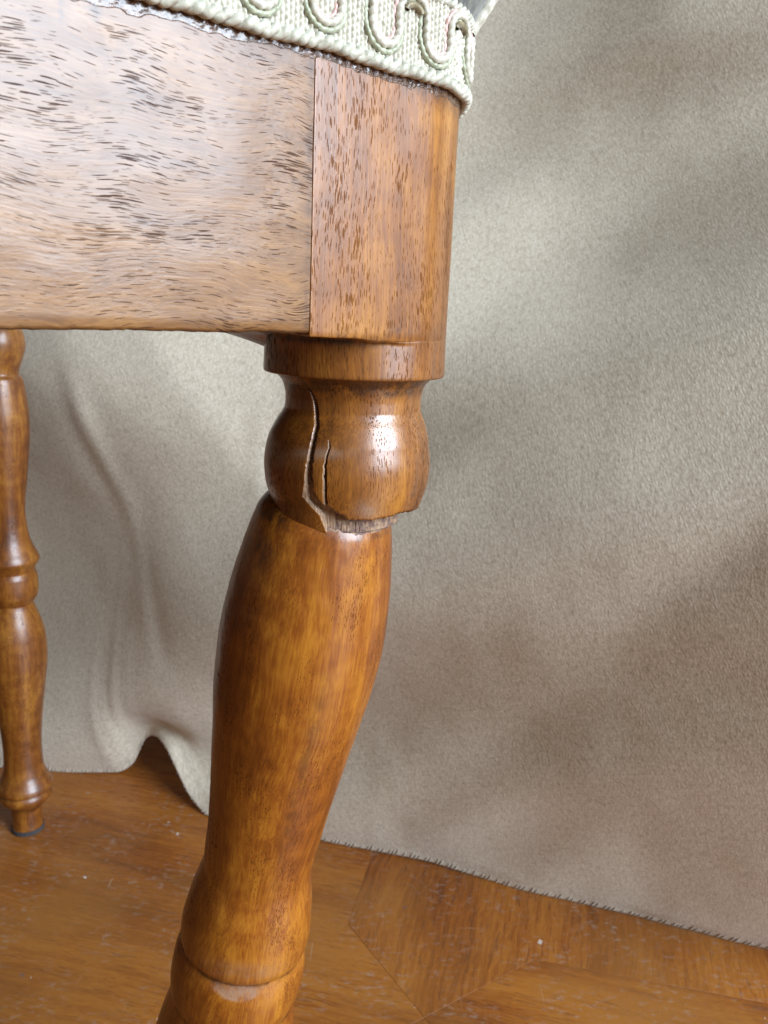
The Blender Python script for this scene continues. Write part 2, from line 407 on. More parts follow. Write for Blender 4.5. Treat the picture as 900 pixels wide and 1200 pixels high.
# ---- front post: block, collar, cracked knop, one turned piece
ths = np.linspace(-np.pi, np.pi, 1000, endpoint=False)
aA = math.atan2(va@e1, va@e0); aB = math.atan2(vb@e1, vb@e0)
corner = math.atan2((va*BA-vb*R)@e1, (va*BA-vb*R)@e0)
ths[np.argmin(abs(ths-corner))] = corner
dirs = np.cos(ths)[:, None]*e0 + np.sin(ths)[:, None]*e1
ca, cb = dirs@va, dirs@vb                 # components along a and b
def block_radius():
    r = np.full(len(ths), 9.9)
    with np.errstate(divide='ignore'):
        r = np.minimum(r, np.where(cb < 0, R/np.maximum(-cb, 1e-6), 9.9))     # face flush with the near rail
        r = np.minimum(r, np.where(ca < 0, R/np.maximum(-ca, 1e-6), 9.9))     # outer face on the other side
        r = np.minimum(r, np.where(ca > 0, BA/np.maximum(ca, 1e-6), 9.9))
        r = np.minimum(r, np.where(cb > 0, BA/np.maximum(cb, 1e-6), 9.9))
    r = np.where((ca <= 0) & (cb <= 0), R, r)                                 # rounded outer corner
    return r
rb = block_radius()
nt_ = len(ths); deg = np.degrees(ths)
rows_z, rows_r = [], []
zl = ZB - 0.0008*np.clip((rb-R)/0.002, 0, 1)*0 - 0.0010*smoothstep(deg, -25, 20)
zl = zl - 0.00014*vnoise(deg*0.11, deg*0+3.3)*(deg > -60)*(deg < 40)
for z in np.linspace(0.402, 0.3436, 60):
    rows_z.append(np.full(nt_, z)); rows_r.append(rb.copy())
rows_z.append(zl+0.0003); rows_r.append(rb.copy())
rows_z.append(zl+0.00008); rows_r.append(rb-0.00008)
rows_z.append(zl); rows_r.append(rb-np.minimum(0.0003, np.maximum(rb-R, 0)))
inner = smoothstep(-deg, 60, 95)          # the hidden inner corner runs down into the collar
for k in np.linspace(0.12, 1, 14):
    zz = zl - 0.0005*k - inner*0.0032*k
    rows_z.append(zz); rows_r.append(rb + (R-rb)*k**0.7)
zlow = rows_z[-1]
for k in np.linspace(0, 1, 22)[1:]:
    rows_z.append(zlow*(1-k)+0.33545*k); rows_r.append(np.full(nt_, R+0.0001*k))
for z, r in ((0.33525, 0.01758), (0.33508, 0.01748), (0.33498, 0.0173), (0.33490, 0.0166), (0.33480, 0.0158), (0.33465, 0.0151)):
    rows_z.append(np.full(nt_, z)); rows_r.append(np.full(nt_, r))
kz = [0.3058, 0.3068, 0.3078, 0.3088, 0.3105, 0.3140, 0.3172, 0.3222, 0.3256, 0.3286, 0.3303, 0.3330, 0.3346]
kr = [0.0137, 0.0141, 0.0144, 0.0148, 0.01535, 0.01632, 0.01655, 0.01590, 0.01468, 0.01335, 0.01330, 0.01385, 0.0151]
NK = 262
zk = np.linspace(0.33455, 0.3060, NK)
# crack lines (degrees round the knop against height)
c1z = [0.3058, 0.3098, 0.3112, 0.3131, 0.3148, 0.3168, 0.3192, 0.3215, 0.3238, 0.3260, 0.3282, 0.3305, 0.3323, 0.3338, 0.3346]
c1d = [-13.5, -18.4, -24.0, -29.6, -28.3, -27.5, -26.9, -26.1, -26.3, -27.6, -31.5, -33.5, -36.7, -41.0, -43.0]
c1w = [0.3, 5.5, 7.0, 6.0, 3.4, 2.2, 1.2, 0.8, 0.5, 0.7, 0.5, 0.5, 0.4, 0.3, 0.3]   # width of the torn edge, degrees
c2z = [0.3110, 0.3122, 0.3148, 0.3172, 0.3195, 0.3210, 0.3226, 0.3240]
c2d = [-14.6, -14.9, -15.1, -15.2, -15.1, -14.5, -13.3, -14.6]
raws, darks, wears, stains = [], [], [], []
n_top = len(rows_z)
knop_r = []
for z in zk:
    r0 = float(pchip(np.array([z]), kz, kr)[0]); r = np.full(nt_, r0)
    raw = np.zeros(nt_); 
    jg = 0.5*vnoise(np.array([z*1500.]), np.array([1.7]))[0]
    d1 = np.interp(z, c1z, c1d)+jg*0.7; w1 = np.interp(z, c1z, c1w)*(1+0.3*jg)
    amp = smoothstep(z, 0.3345, 0.3285)*1.0
    amp = float(np.clip((0.3345-z)/0.006, 0, 1)); amp = amp*amp*(3-2*amp)
    left = smoothstep(deg, d1-42, d1-2)*(deg < d1)                  # flap lifts towards its torn edge
    r += 0.00012*amp*left*(deg <= d1)
    r = r + 0.0010*np.exp(-((deg+48)/24)**2)*smoothstep(-z, -0.3115, -0.3075)*(deg < d1)
    # torn face
    inb = (deg > d1) & (deg <= d1+w1)
    tt = np.clip((deg-d1)/max(w1, 1e-3), 0, 1)
    r = np.where(inb, r0 + amp*(0.00008-np.where(z < 0.3155, 0.0008, 0.0014)*tt), r); raw = np.where(inb & (amp > 0.03), 1.0, raw)
    gw = 1.7*amp+0.35
    ing = (deg > d1+w1) & (deg < d1+w1+gw)
    r = np.where(ing, r0-0.0030*amp-0.00012, r)
    sl = (deg >= d1+w1+gw) & (deg < d1+w1+gw+1.2)
    r = np.where(sl, r0-0.0004*amp, r)
    # second, finer crack
    if 0.3110 < z < 0.3240:
        d2 = np.interp(z, c2z, c2d)+jg*0.5; k2 = float(np.clip((0.3240-z)/0.008, 0, 1))
        slab = (deg > d1+w1+gw) & (deg < d2)
        r = np.where(slab, r+0.00006*k2*smoothstep(deg, d2-9, d2), r)
        i2 = (deg >= d2) & (deg < d2+0.5+0.6*k2); r = np.where(i2, r0-0.0001*k2, r); raw = np.where(i2, 0.9, raw)
        i3 = (deg >= d2+0.5+0.6*k2) & (deg < d2+1.3+1.4*k2); r = np.where(i3, r0-0.0022*k2, r); raw = np.where(i3, 0.15, raw)
    # piece broken out below the slab, torn wood behind it
    md = np.array([-40, -25.8, -25.0, -22.2, -18.6, -15.2, -12.5, -8.6, -2.7, 1.0, 6.7, 19.8, 30, 45, 70, 120, 180])
    mz = np.array([0.30, 0.3120, 0.3165, 0.3146, 0.3131, 0.3119, 0.3118, 0.3107, 0.3098, 0.3091, 0.3088, 0.3087, 0.3090, 0.3096, 0.3090, 0.3085, 0.3080])
    edge = np.interp(deg, md, mz) + 0.00018*vnoise(deg*0.45, deg*0+8.1) + 0.00012*vnoise(deg*1.7, deg*0+2.1)
    lim = np.interp(deg, [-180, -60, -28, -15.9, -15.8, 180], [0.3085, 0.3076, 0.3072, 0.3070, 0.30, 0.30])
    miss = (z < edge) & (deg > d1+w1*0.4)
    core = -0.0024*np.sin(ths)+np.sqrt(0.0130**2-(0.0024*np.cos(ths))**2)+0.00012*vnoise(deg*0.8, deg*0+z*900) + 0.0014*smoothstep(z, 0.3095, 0.3140)*(deg < -10)
    r = np.where(miss, np.minimum(core, r0-0.0006), r); raw = np.where(miss & (z < edge-0.00025), 1.0, raw)
    # rounded lip just above the missing part
    lip = (~miss) & (deg > -14) & (z < edge+0.0006)
    r = np.where(lip, r-0.0005*(1-np.clip((z-edge)/0.0006, 0, 1))**2, r)
    knop_r.append(r); raws.append(raw)
    stains.append(np.where(miss & (deg > -8), 0.9, np.where(miss, 0.1, 0.2+0.3*jg)))
for z, r in zip(zk, knop_r): rows_z.append(np.full(nt_, z)); rows_r.append(r)
rows_z.append(np.full(nt_, 0.30597)); rows_r.append(np.full(nt_, 0.010)); raws.append(np.ones(nt_)); stains.append(np.ones(nt_))
rows_z.append(np.full(nt_, 0.30597)); rows_r.append(np.full(nt_, 0.001)); raws.append(np.ones(nt_)); stains.append(np.ones(nt_))
Z = np.array(rows_z); RR = np.array(rows_r)
RAW = np.concatenate([np.zeros((n_top, nt_)), np.array(raws)]); ST = np.concatenate([np.zeros((n_top, nt_)), np.array(stains)])
# thin hairline through the collar above the crack
hl = np.interp(Z, [0.3355, 0.3364, 0.3393], [-39.0, -39.4, -42.4]); hm = (abs(deg[None]-hl) < 0.9) & (Z < 0.3396) & (Z > 0.3351)
RR = RR-0.00018*hm; RAW = np.maximum(RAW, hm*0.8)
# dents in the flat face, slight hand-turned unevenness
RR = RR + 0.00004*vnoise(deg[None]*0.06+0*Z, Z*120)
def dent(dg, z, sd, sz, depth):
    global RR
    RR = RR - depth*np.exp(-((deg[None]-dg)/sd)**2-((Z-z)/sz)**2)
shift = np.clip((0.3300-Z)/0.010, 0, 1); shift = shift*shift*(3-2*shift)*0.0008
X = PC[0] + RR*dirs[None, :, 0] - shift; Y = PC[1] + RR*dirs[None, :, 1]
G = np.stack([X-PC[0]+0*Z, Y-PC[1], Z], -1)
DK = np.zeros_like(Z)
DK += 0.9*smoothstep(-np.abs(Z-0.3333), -0.0026, -0.0006)                       # deep shade in the groove under the collar, painted as dark colour
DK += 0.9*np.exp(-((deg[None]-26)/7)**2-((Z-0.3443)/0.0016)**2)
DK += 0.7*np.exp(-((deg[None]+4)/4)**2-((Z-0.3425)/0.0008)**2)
DK += 0.95*np.exp(-((Z-0.3417)/0.0007)**2)*smoothstep(-deg[None], -26, -14)*smoothstep(deg[None], -75, -55)  # shadow below the block's ledge, painted into the wood colour
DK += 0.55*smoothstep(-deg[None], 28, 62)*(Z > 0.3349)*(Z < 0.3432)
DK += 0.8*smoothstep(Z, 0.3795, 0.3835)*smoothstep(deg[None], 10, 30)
WR = 0.55*np.exp(-((deg[None]-16)/9)**2-((Z-0.3112)/0.0020)**2) + 0.5*np.exp(-((deg[None]+20)/22)**2-((Z-0.3214-0.00003*(deg[None]+20))/0.0010)**2)*(deg[None] < 12)
P = np.stack([X, Y, Z], -1)
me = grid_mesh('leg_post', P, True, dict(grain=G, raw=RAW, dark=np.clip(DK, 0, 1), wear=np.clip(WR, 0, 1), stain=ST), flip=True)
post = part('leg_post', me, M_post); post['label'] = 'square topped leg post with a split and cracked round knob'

# ---- front leg shaft: knocked aside at the break, leaning
S0 = np.array([-0.0119, 0.1634, 0.3064]); SU = np.array([-0.0302, 0.1690, 0.1940])-S0; SU /= np.linalg.norm(SU)
sx = np.cross(SU, [0, 1, 0]); sx /= np.linalg.norm(sx); sx = -sx if sx[0] < 0 else sx
sy = np.cross(SU, sx); sy = -sy if sy[1] > 0 else sy        # sx right, sy towards the camera
ps = [-0.0060, -0.0045, -0.0030, -0.0012, 0.0002, 0.0015, 0.0033, 0.0060, 0.0090, 0.0140, 0.0186, 0.0240, 0.0286, 0.0340, 0.0390, 0.0497, 0.0609, 0.0725, 0.0845, 0.0900, 0.0935, 0.0970, 0.1000, 0.1030, 0.1065, 0.1095, 0.1122, 0.1136, 0.1142,
      0.1147, 0.1155, 0.1172, 0.1200, 0.1235, 0.1265, 0.1285, 0.1296, 0.1302, 0.1312, 0.1340, 0.1420, 0.1560, 0.1640, 0.1760, 0.1930, 0.2130, 0.2330, 0.2450, 0.2540, 0.2610, 0.2650, 0.2665, 0.2680, 0.2730, 0.2770, 0.2800, 0.2830, 0.2980, 0.3118]
pr = [0.0075, 0.0098, 0.0116, 0.0129, 0.01355, 0.0139, 0.0143, 0.0148, 0.0153, 0.0161, 0.0166, 0.0171, 0.01725, 0.0171, 0.0168, 0.01570, 0.01445, 0.0134, 0.0127, 0.0126, 0.0129, 0.0134, 0.0140, 0.0145, 0.0150, 0.01525, 0.0152, 0.0150, 0.0147,
      0.0146, 0.0148, 0.01535, 0.0158, 0.01595, 0.0158, 0.0155, 0.0152, 0.01505, 0.0151, 0.0155, 0.0168, 0.0181, 0.0184, 0.0180, 0.0163, 0.0138, 0.0121, 0.0118, 0.0123, 0.0141, 0.0160, 0.0164, 0.0160, 0.0152, 0.0120, 0.0098, 0.0095, 0.0096, 0.0097]
ps = np.array(ps); ps = ps-0.006*smoothstep(ps, 0.078, 0.100)*smoothstep(-ps, -0.30, -0.20); pr = np.array(pr)*(1.018-0.018*smoothstep(ps, 0.0, 0.08))
sA = np.concatenate([np.linspace(-0.003, 0.006, 60), np.linspace(0.006, 0.102, 190)[1:], np.linspace(0.102, 0.130, 150)[1:], np.linspace(0.130, 0.3118, 140)[1:]])
th = np.linspace(-np.pi, np.pi, 340, endpoint=False); dg = np.degrees(th)
s_top = -0.0060+0*dg[None]
SS = np.where(sA[:, None] < 0.006, s_top+(sA[:, None]+0.003)*(0.006-s_top)/0.009, sA[:, None]*np.ones((1, len(th))))
RRs = pchip(SS.reshape(-1), ps, pr).reshape(SS.shape)
RRs = RRs + 0.00008*vnoise(dg[None]*0.03+5, SS*120) + 0.00004*vnoise(dg[None]*0.2, SS*500)
s_edge = -0.0010 + 0.0004*vnoise(dg*0.12, dg*0+4.4)+0.00025*vnoise(dg*0.6, dg*0+9.4) - 0.0045*smoothstep(-dg, 6, 14)
raw = np.clip(0.5-(SS-s_edge[None])/0.0006, 0, 1)
# chip out of the bead edge below the cup
chip = np.exp(-((dg[None]-7-5*vnoise(dg*0.05, dg*0+2)[None])/23)**2-((SS-0.1096)/0.0026)**2)*(1+0.12*vnoise(dg[None]*0.2, SS*900))*(SS > 0.1084)
RRs = RRs - 0.00022*smoothstep(chip, 0.30, 0.60)
WRs = np.clip(0.55*smoothstep(chip, 0.30, 0.50), 0, 1) + 0.35*np.exp(-((dg[None]-6)/30)**2-((SS-0.1045)/0.0022)**2)
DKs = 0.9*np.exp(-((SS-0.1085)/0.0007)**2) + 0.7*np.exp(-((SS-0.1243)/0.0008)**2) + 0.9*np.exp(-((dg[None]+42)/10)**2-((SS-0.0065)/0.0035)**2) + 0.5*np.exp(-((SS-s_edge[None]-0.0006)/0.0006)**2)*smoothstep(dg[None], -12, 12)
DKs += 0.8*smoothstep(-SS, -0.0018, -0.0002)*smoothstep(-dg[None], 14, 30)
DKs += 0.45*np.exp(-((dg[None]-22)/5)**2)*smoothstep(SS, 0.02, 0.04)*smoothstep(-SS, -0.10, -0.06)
dS = np.cos(th)[:, None]*sy + np.sin(th)[:, None]*sx
P = S0 + SS[..., None]*SU + RRs[..., None]*dS[None]
G = np.stack([RRs*np.sin(th)[None], RRs*np.cos(th)[None], SS + 0.5], -1)
# closed, rounded head under the knop
head = []
for k, up in ((0.15, 0.0016), (0.4, 0.0014), (0.65, 0.0010), (0.85, 0.0005), (0.95, 0.0002)):
    head.append(S0 + (SS[0]-up)[:, None]*SU + (RRs[0]*k)[:, None]*dS)
P = np.concatenate([np.array(head), P]); pad = lambda A: np.concatenate([np.repeat(A[:1], 5, 0), A])
G = pad(G); raw = pad(raw); DKs = pad(DKs); WRs = pad(WRs); SS = pad(SS)
me = grid_mesh('leg_shaft', P, True, dict(grain=G, raw=raw, dark=np.clip(DKs, 0, 1), wear=np.clip(WRs, 0, 1), stain=0.8*smoothstep(dg[None], -8, 4)*np.ones_like(SS)))
shaft = part('leg_shaft', me, M_leg)
cap = [S0+SU*0.3118+0.0097*(math.cos(t)*sy+math.sin(t)*sx) for t in np.linspace(0, 2*np.pi, 24, endpoint=False)]
capb = [p+np.array([0, 0, -0.0045]) for p in cap]
me = poly_mesh('leg_glide', cap+capb, [tuple(range(24)), tuple(range(47, 23, -1))]+[(i, (i+1) % 24, 24+(i+1) % 24, 24+i) for i in range(24)], smooth=False)
part('leg_glide', me, M_glide)

# ---- the other legs
fs = [0.0, 0.0071, 0.0080, 0.0096, 0.0150, 0.0234, 0.0334, 0.0430, 0.0538, 0.0693, 0.0830, 0.0903, 0.0990, 0.1064, 0.1130, 0.1180, 0.1200, 0.1212, 0.1230, 0.1258, 0.1272, 0.1284, 0.1310, 0.1365, 0.1420, 0.1465, 0.1480, 0.1495, 0.1533, 0.1619, 0.1704, 0.1780, 0.1849, 0.2025, 0.2203, 0.2385, 0.2480, 0.2580, 0.2640, 0.2690, 0.2735, 0.2752, 0.2762, 0.2768, 0.2776, 0.2786, 0.2806, 0.2830, 0.2860, 0.2888, 0.2910, 0.2990, 0.3060]
fr = [0.0130, 0.0120, 0.0120, 0.0138, 0.0148, 0.0157, 0.0163, 0.0160, 0.0149, 0.0131, 0.0112, 0.0107, 0.0112, 0.0124, 0.0145, 0.0168, 0.0172, 0.0168, 0.0158, 0.0146, 0.0142, 0.0147, 0.0154, 0.0157, 0.0152, 0.0132, 0.0121, 0.0124, 0.0137, 0.0165, 0.0181, 0.0185, 0.0184, 0.0164, 0.0140, 0.0121, 0.0117, 0.0119, 0.0128, 0.0147, 0.0170, 0.0173, 0.0168, 0.0153, 0.0150, 0.0157, 0.0163, 0.0158, 0.0135, 0.0106, 0.0096, 0.0093, 0.0098]
kz2 = [0.3072+0.0272-(z-0.3070)-0.3346+0.3070-0.3072 for z in kz]
def leg_profile():
    up_s = [-(z-0.3070) for z in reversed(kz)]; up_r = list(reversed(kr))
    return [-0.0600, -0.0362, -0.0350, -0.0286, -0.0281]+up_s[:-1]+fs[1:], [0.0175]*3+[0.0175, 0.0170]+up_r[:-1]+fr[1:]
ls, lr = leg_profile()
def turned_leg_mesh():
    s = np.unique(np.concatenate([np.linspace(-0.06, 0.306, 420), np.linspace(0.114, 0.152, 160), np.linspace(0.262, 0.296, 160)]))
    r = pchip(s, ls, lr); t = np.linspace(0, 2*np.pi, 96, endpoint=False)
    P = np.stack([r[:, None]*np.cos(t), r[:, None]*np.sin(t), (0.3078-s)[:, None]*np.ones_like(t)], -1)
    return grid_mesh('turned_leg', P, True, dict(grain=P+np.array([0.2, 0.4, 0.1])), flip=True)
leg_me = turned_leg_mesh(); leg_me.materials.append(M_far)
foot = [np.array([-0.2281, 0.4828]), PC+va*0.345+np.array([0, 0.0]), np.array([-0.2281, 0.4828])+va*0.30]
gl = [(0.0103*math.cos(t), 0.0103*math.sin(t), z) for z in (0.0030, 0.0002) for t in np.linspace(0, 2*np.pi, 24, endpoint=False)]
glide_me = poly_mesh('leg_glide', gl, [tuple(range(24)), tuple(range(47, 23, -1))]+[(i, (i+1) % 24, 24+(i+1) % 24, 24+i) for i in range(24)])
glide_me.materials.append(M_glide)
for k, f in enumerate(foot):
    o = bpy.data.objects.new('turned_leg', leg_me); scene.collection.objects.link(o); o.parent = chair; o.location = (f[0]-CH[0], f[1]-CH[1], 0); o.rotation_euler = (0, 0, 2.1*k)
    g = bpy.data.objects.new('leg_glide', glide_me); scene.collection.objects.link(g); g.parent = o

# ---- rails
def rail(name, p0, p1, nrm, thick, z0, z1, front=False):
    """a board from p0 to p1 (plan), outer face through p0-p1, thickness inwards; finely cut so its lower arris can be worn"""
    p0 = np.array(p0); p1 = np.array(p1); L = np.linalg.norm(p1-p0); d = (p1-p0)/L; nrm = np.array(nrm)
    c = 0.0006
    prof = [(-thick, z1), (0, z1)] + [(0.0, z1+(z0+c-z1)*t) for t in np.linspace(0.05, 1, 40)] + [(-c*0.3, z0+c*0.3), (-c, z0), (-thick, z0), (-thick, z1)]
    xs = np.linspace(0, L, 500 if front else 12)
    P = np.zeros((len(prof), len(xs), 3)); G = np.zeros_like(P)
    for i, (off, z) in enumerate(prof):
        w = 0.00016*vnoise(xs*300, xs*0+1.5)+0.00012*vnoise(xs*1100, xs*0+7.5) if front and z < z0+0.0007 else 0
        f_ = 0.00005*vnoise(xs*150, xs*0+z*300) if front and off == 0 else 0
        zz = z + w*0.8
        P[i, :, 0] = p0[0]+d[0]*xs+nrm[0]*(off+f_+(0 if not front else -np.abs(w)*0.5)); P[i, :, 1] = p0[1]+d[1]*xs+nrm[1]*(off+f_); P[i, :, 2] = zz
        G[i, :, 0] = z; G[i, :, 1] = off; G[i, :, 2] = xs
    dk = np.zeros(P.shape[:2])
    if front:
        for i, (off, z) in enumerate(prof): dk[i] += 0.9*smoothstep(np.array(-z), -(z0+0.0006), -(z0-0.0001))
        dk += 0.5*np.exp(-((xs[None]-0.0005)/0.0007)**2)
        zz_ = np.array([q_[1] for q_ in prof])[:, None]
        dk += 0.9*np.exp(-((xs[None]-0.0372)/0.0003)**2)*smoothstep(zz_, 0.3785, 0.3800) + 0.8*np.exp(-((xs[None]-0.0332)/0.0007)**2)*smoothstep(zz_, 0.3795, 0.3810)
    return grid_mesh(name, P, False, dict(grain=G, dark=dk))
A0 = PC+va*(BA+0.00012)-vb*(R-0.00006); A1 = PC+va*0.325-vb*R
me = rail('seat_rail', A0, A1, -vb, 0.020, 0.3432, 0.401, True); part('seat_rail', me, M_rail)
vb3 = foot[0]-PC; vb3 = vb3/np.linalg.norm(vb3); nb3 = np.array([vb3[1], -vb3[0]]); nb3 = nb3 if nb3@(-va) > 0 else -nb3
B0 = PC+vb3*(BA+0.0015)+nb3*(R-0.0003); B1 = foot[0]+nb3*0.0165-vb3*0.010
me = rail('seat_rail', B1, B0, nb3, 0.020, 0.3440, 0.401); part('seat_rail', me, M_rail)
D1 = foot[1]; D2 = foot[2]
me = rail('seat_rail', D1+vb*0.017+va*0.012, D2-vb*0.017+va*0.012, va, 0.020, 0.3440, 0.401); part('seat_rail', me, M_rail)
me = rail('seat_rail', foot[0]+va*0.017+vb*0.012, D2-va*0.017+vb*0.012, vb, 0.020, 0.3440, 0.401); part('seat_rail', me, M_rail)

# ---- contour of seat edge: u = 0 where the near face meets the rounded corner; u < 0 along the near rail, u > arc along the far side
vb2 = np.array([-0.2281, 0.4828])-PC; LB = np.linalg.norm(vb2); vb2 /= LB           # the far rail splays out a little
PHM = math.acos(float(np.clip(vb2@(-va), -1, 1))); n2 = -vb*math.cos(PHM)-va*math.sin(PHM)
ARC = R*PHM
def contour(u, off):
    u = np.asarray(u, float); off = np.asarray(off, float); r = R+off
    ph = np.clip(u/R, 0, PHM)
    nx = -vb[0]*np.cos(ph)-va[0]*np.sin(ph); ny = -vb[1]*np.cos(ph)-va[1]*np.sin(ph)
    x = PC[0]+nx*r; y = PC[1]+ny*r
    s1 = np.minimum(u, 0); s2 = np.maximum(u-ARC, 0)
    x = x - va[0]*s1 + vb2[0]*s2; y = y - va[1]*s1 + vb2[1]*s2
    return x, y
def on_contour(u, z, off):
    x, y = contour(u, off); return np.stack(np.broadcast_arrays(x, y, z), -1)
ZG = 0.3842
def zedge(u): return ZG + 0.00035*vnoise(np.asarray(u)*90, np.asarray(u)*0+2.2) - 0.0016*smoothstep(u, 0.012, 0.026)

# ---- gimp braid: woven band with columns of chain stitches
UE0, UE1 = -0.335, ARC+LB
U = np.concatenate([np.linspace(UE0, -0.075, 860), np.linspace(-0.075, 0.036, 880)[1:], np.linspace(0.036, UE1, 1200)[1:]]); V = np.linspace(0.0006, 0.0120, 64)
UU, VV = np.meshgrid(U, V)
ed = zedge(UU)
col_ph = UU/0.00086*np.pi
alt = np.floor(UU/0.00086).astype(int) % 2
st = np.abs(np.sin(col_ph))**0.7*(0.55+0.45*np.abs(np.sin(VV/0.00095*np.pi+alt*1.57)))
h = 0.0007+0.00062*st + 0.00012*vnoise(UU*1500, VV*1500)
h = h*smoothstep(VV, 0.0003, 0.0012)
h[0] = 0.0001; h[-1] = 0.0001
P = on_contour(UU, ed+VV, h)
me = grid_mesh('gimp_band', P); band = part('gimp_band', me, M_gimp)
# ---- rope edge: two strands laid together
def strand(name, path, rad, mat, seg=8):
    me = grid_mesh(name, tube_rows(path, rad, seg), True); return part(name, me, mat, band)
uu = np.concatenate([np.linspace(UE0, -0.075, 700), np.linspace(-0.075, 0.036, 1000)[1:], np.linspace(0.036, UE1, 1000)[1:]])
for k in range(2):
    a = uu/0.0038*2*np.pi + k*np.pi
    q = on_contour(uu, zedge(uu)+0.0006+0.00052*np.sin(a), 0.0011+0.00052*np.cos(a))
    strand('edge_cord', q, 0.00066+0.00008*np.sin(uu*4100), M_edge, 9)
for k in range(2):
    a = uu/0.0030*2*np.pi + k*np.pi
    q = on_contour(uu, zedge(uu)+0.0124+0.00040*np.sin(a), 0.0010+0.0004*np.cos(a))
    strand('edge_cord', q, 0.0005, M_edge, 7)
# ---- scroll: three cords side by side running up and down in loops
PER = 0.01140; LO, HI, RL = 0.0031, 0.0112, 0.00285
def scroll_path(off):
    pts = []
    for i in range(-31, 39):
        u0 = -0.0002 + i*PER
        for (cu, cz, s, a0) in ((u0, LO+RL, -1, np.pi), (u0+PER/2, HI-RL, 1, np.pi)):
            for t in np.linspace(0, np.pi, 22):
                if s < 0: rr = RL+off; pts.append((cu-rr*np.cos(t), cz-rr*np.sin(t)))
                else: rr = RL-off; pts.append((cu-rr*np.cos(t), cz+rr*np.sin(t)))
    p = np.array(pts); d = np.r_[0, np.cumsum(np.hypot(*np.diff(p, axis=0).T))]
    s = np.arange(0, d[-1], 0.00028); q = np.stack([np.interp(s, d, p[:, 0]), np.interp(s, d, p[:, 1])], -1)
    return q[(q[:, 0] > UE0+0.002) & (q[:, 0] < UE1-0.002)], s
for off, mat, rad, name in ((0.00090, M_green, 0.00046, 'scroll_cord'), (-0.0001, M_gimp, 0.00062, 'scroll_cord'), (-0.00082, M_pink, 0.00036, 'scroll_cord')):
    q, s = scroll_path(off)
    lift = 0.00126 + (0.00022 if mat is M_gimp else -0.00045*np.exp(-((q[:, 1]-0.0072)/0.0022)**2))
    pth = on_contour(q[:, 0], zedge(q[:, 0])+q[:, 1], lift)
    k = np.arange(len(pth)); strand(name, pth, rad*(1+0.16*np.sin(k*1.4)), mat, 8)
# olive loops tucked behind the arches
for i in range(-28, 35):
    u0 = -0.0002+i*PER+PER/2
    t = np.linspace(0.15, np.pi-0.15, 26)
    pth = on_contour(u0-0.0017*np.cos(t), ZG+HI-RL+0.0003+0.0012*np.sin(t), 0.0015)
    strand('loop_cord', pth, 0.00055, M_olive, 7)

# ---- dried glue along the lower edge of the braid
U = np.linspace(-0.150, 0.060, 1300); V = np.linspace(-0.0034, 0.0008, 46); UU, VV = np.meshgrid(U, V)
nz = 0.6*vnoise(UU*900, VV*900+3)+0.4*vnoise(UU*2300, VV*2300+9)
reach = -0.0016+0.0007*vnoise(U*160, U*0+0.4)+0.0005*vnoise(U*700, U*0+1.4)
h = smoothstep(VV-reach[None], 0.0, 0.0009)*(0.00003+0.00008*np.clip(nz+0.30, 0, 1.2)) + np.where(VV > reach[None], 0.0, -0.0003)
P = on_contour(UU, zedge(UU)+VV, h)
me = grid_mesh('glue_residue', P); part('glue_residue', me, M_glue)
# ---- upholstered seat above the braid
outline_u = np.concatenate([np.linspace(UE0, -0.005, 60), np.linspace(-0.004, ARC+0.004, 40), np.linspace(ARC+0.006, UE1+0.008, 60)])
rows = []
for t in np.linspace(0, 1, 26):
    off = 0.0006 + 0.0085*math.sin(t*math.pi*0.72); z = ZG+0.0112 + 0.034*t
    rows.append(on_contour(outline_u, z, off))
P0 = np.array(rows)
far = np.array([D2[0]+0.0, D2[1], 0])
side = []
for t, row in zip(np.linspace(0, 1, 26), P0):
    n = 60; c0, c1 = row[-1], row[0]; dd = np.array([D2[0]+va[0]*0.014+vb[0]*0.014, D2[1]+va[1]*0.014+vb[1]*0.014, row[0][2]])
    seg = np.concatenate([c0+(dd-c0)*np.linspace(0, 1, n//2, endpoint=False)[1:, None], dd+(c1-dd)*np.linspace(0, 1, n//2, endpoint=False)[:, None]])
    side.append(np.concatenate([row, seg]))
S = np.array(side); cen = S[-1].mean(0)
dome = [S[-1]+(cen-S[-1])*k + np.array([0, 0, 0.012*math.sin(k*math.pi/2)]) for k in np.linspace(0.06, 0.999, 14)]
P = np.concatenate([S, np.array(dome)])
me = grid_mesh('seat_cushion', P, True); cushion = part('seat_cushion', me, M_uphol)
t = np.linspace(0, 1, 60)
q = on_contour(0.0156+0*t, ZG+0.0118+0.030*t, 0.0012+0.0085*np.sin(t*math.pi*0.72))
me = grid_mesh('corner_piping', tube_rows(q, 0.0011*(1+0.07*np.sin(np.arange(60)*1.6)), 10), True); part('corner_piping', me, M_gimp, cushion)

# ================================================================== backdrop cloth
ce = np.array([0.955, -0.296]); cn = np.array([-0.296, -0.955]); cp0 = np.array([0.0, 0.474])
p = np.linspace(-0.62, 0.60, 500); 
q = np.concatenate([np.linspace(0, 0.06, 50), np.linspace(0.06, 0.78, 250)[1:]])
PP, QQ = np.meshgrid(p, q)
hp = [-0.62, -0.42, -0.30, -0.255, -0.225, -0.207, -0.196, -0.190, -0.182, -0.170, -0.158, -0.145, -0.130, -0.115, -0.095, -0.06, -0.029, 0.0, 0.026, 0.07, 0.14, 0.23, 0.40, 0.60]
hd = [0.060, 0.030, 0.010, -0.002, -0.009, -0.017, -0.026, -0.030, -0.030, -0.022, -0.012, -0.004, 0.003, 0.006, 0.005, 0.003, 0.001, 0.0, -0.003, 0.0005, 0.001, 0.001, 0.0, 0.0]
hz = [0.0]*6+[0.006, 0.018, 0.031, 0.036, 0.032, 0.020, 0.007, 0.0]+[0.0]*4+[0.0015]+[0.0]*5
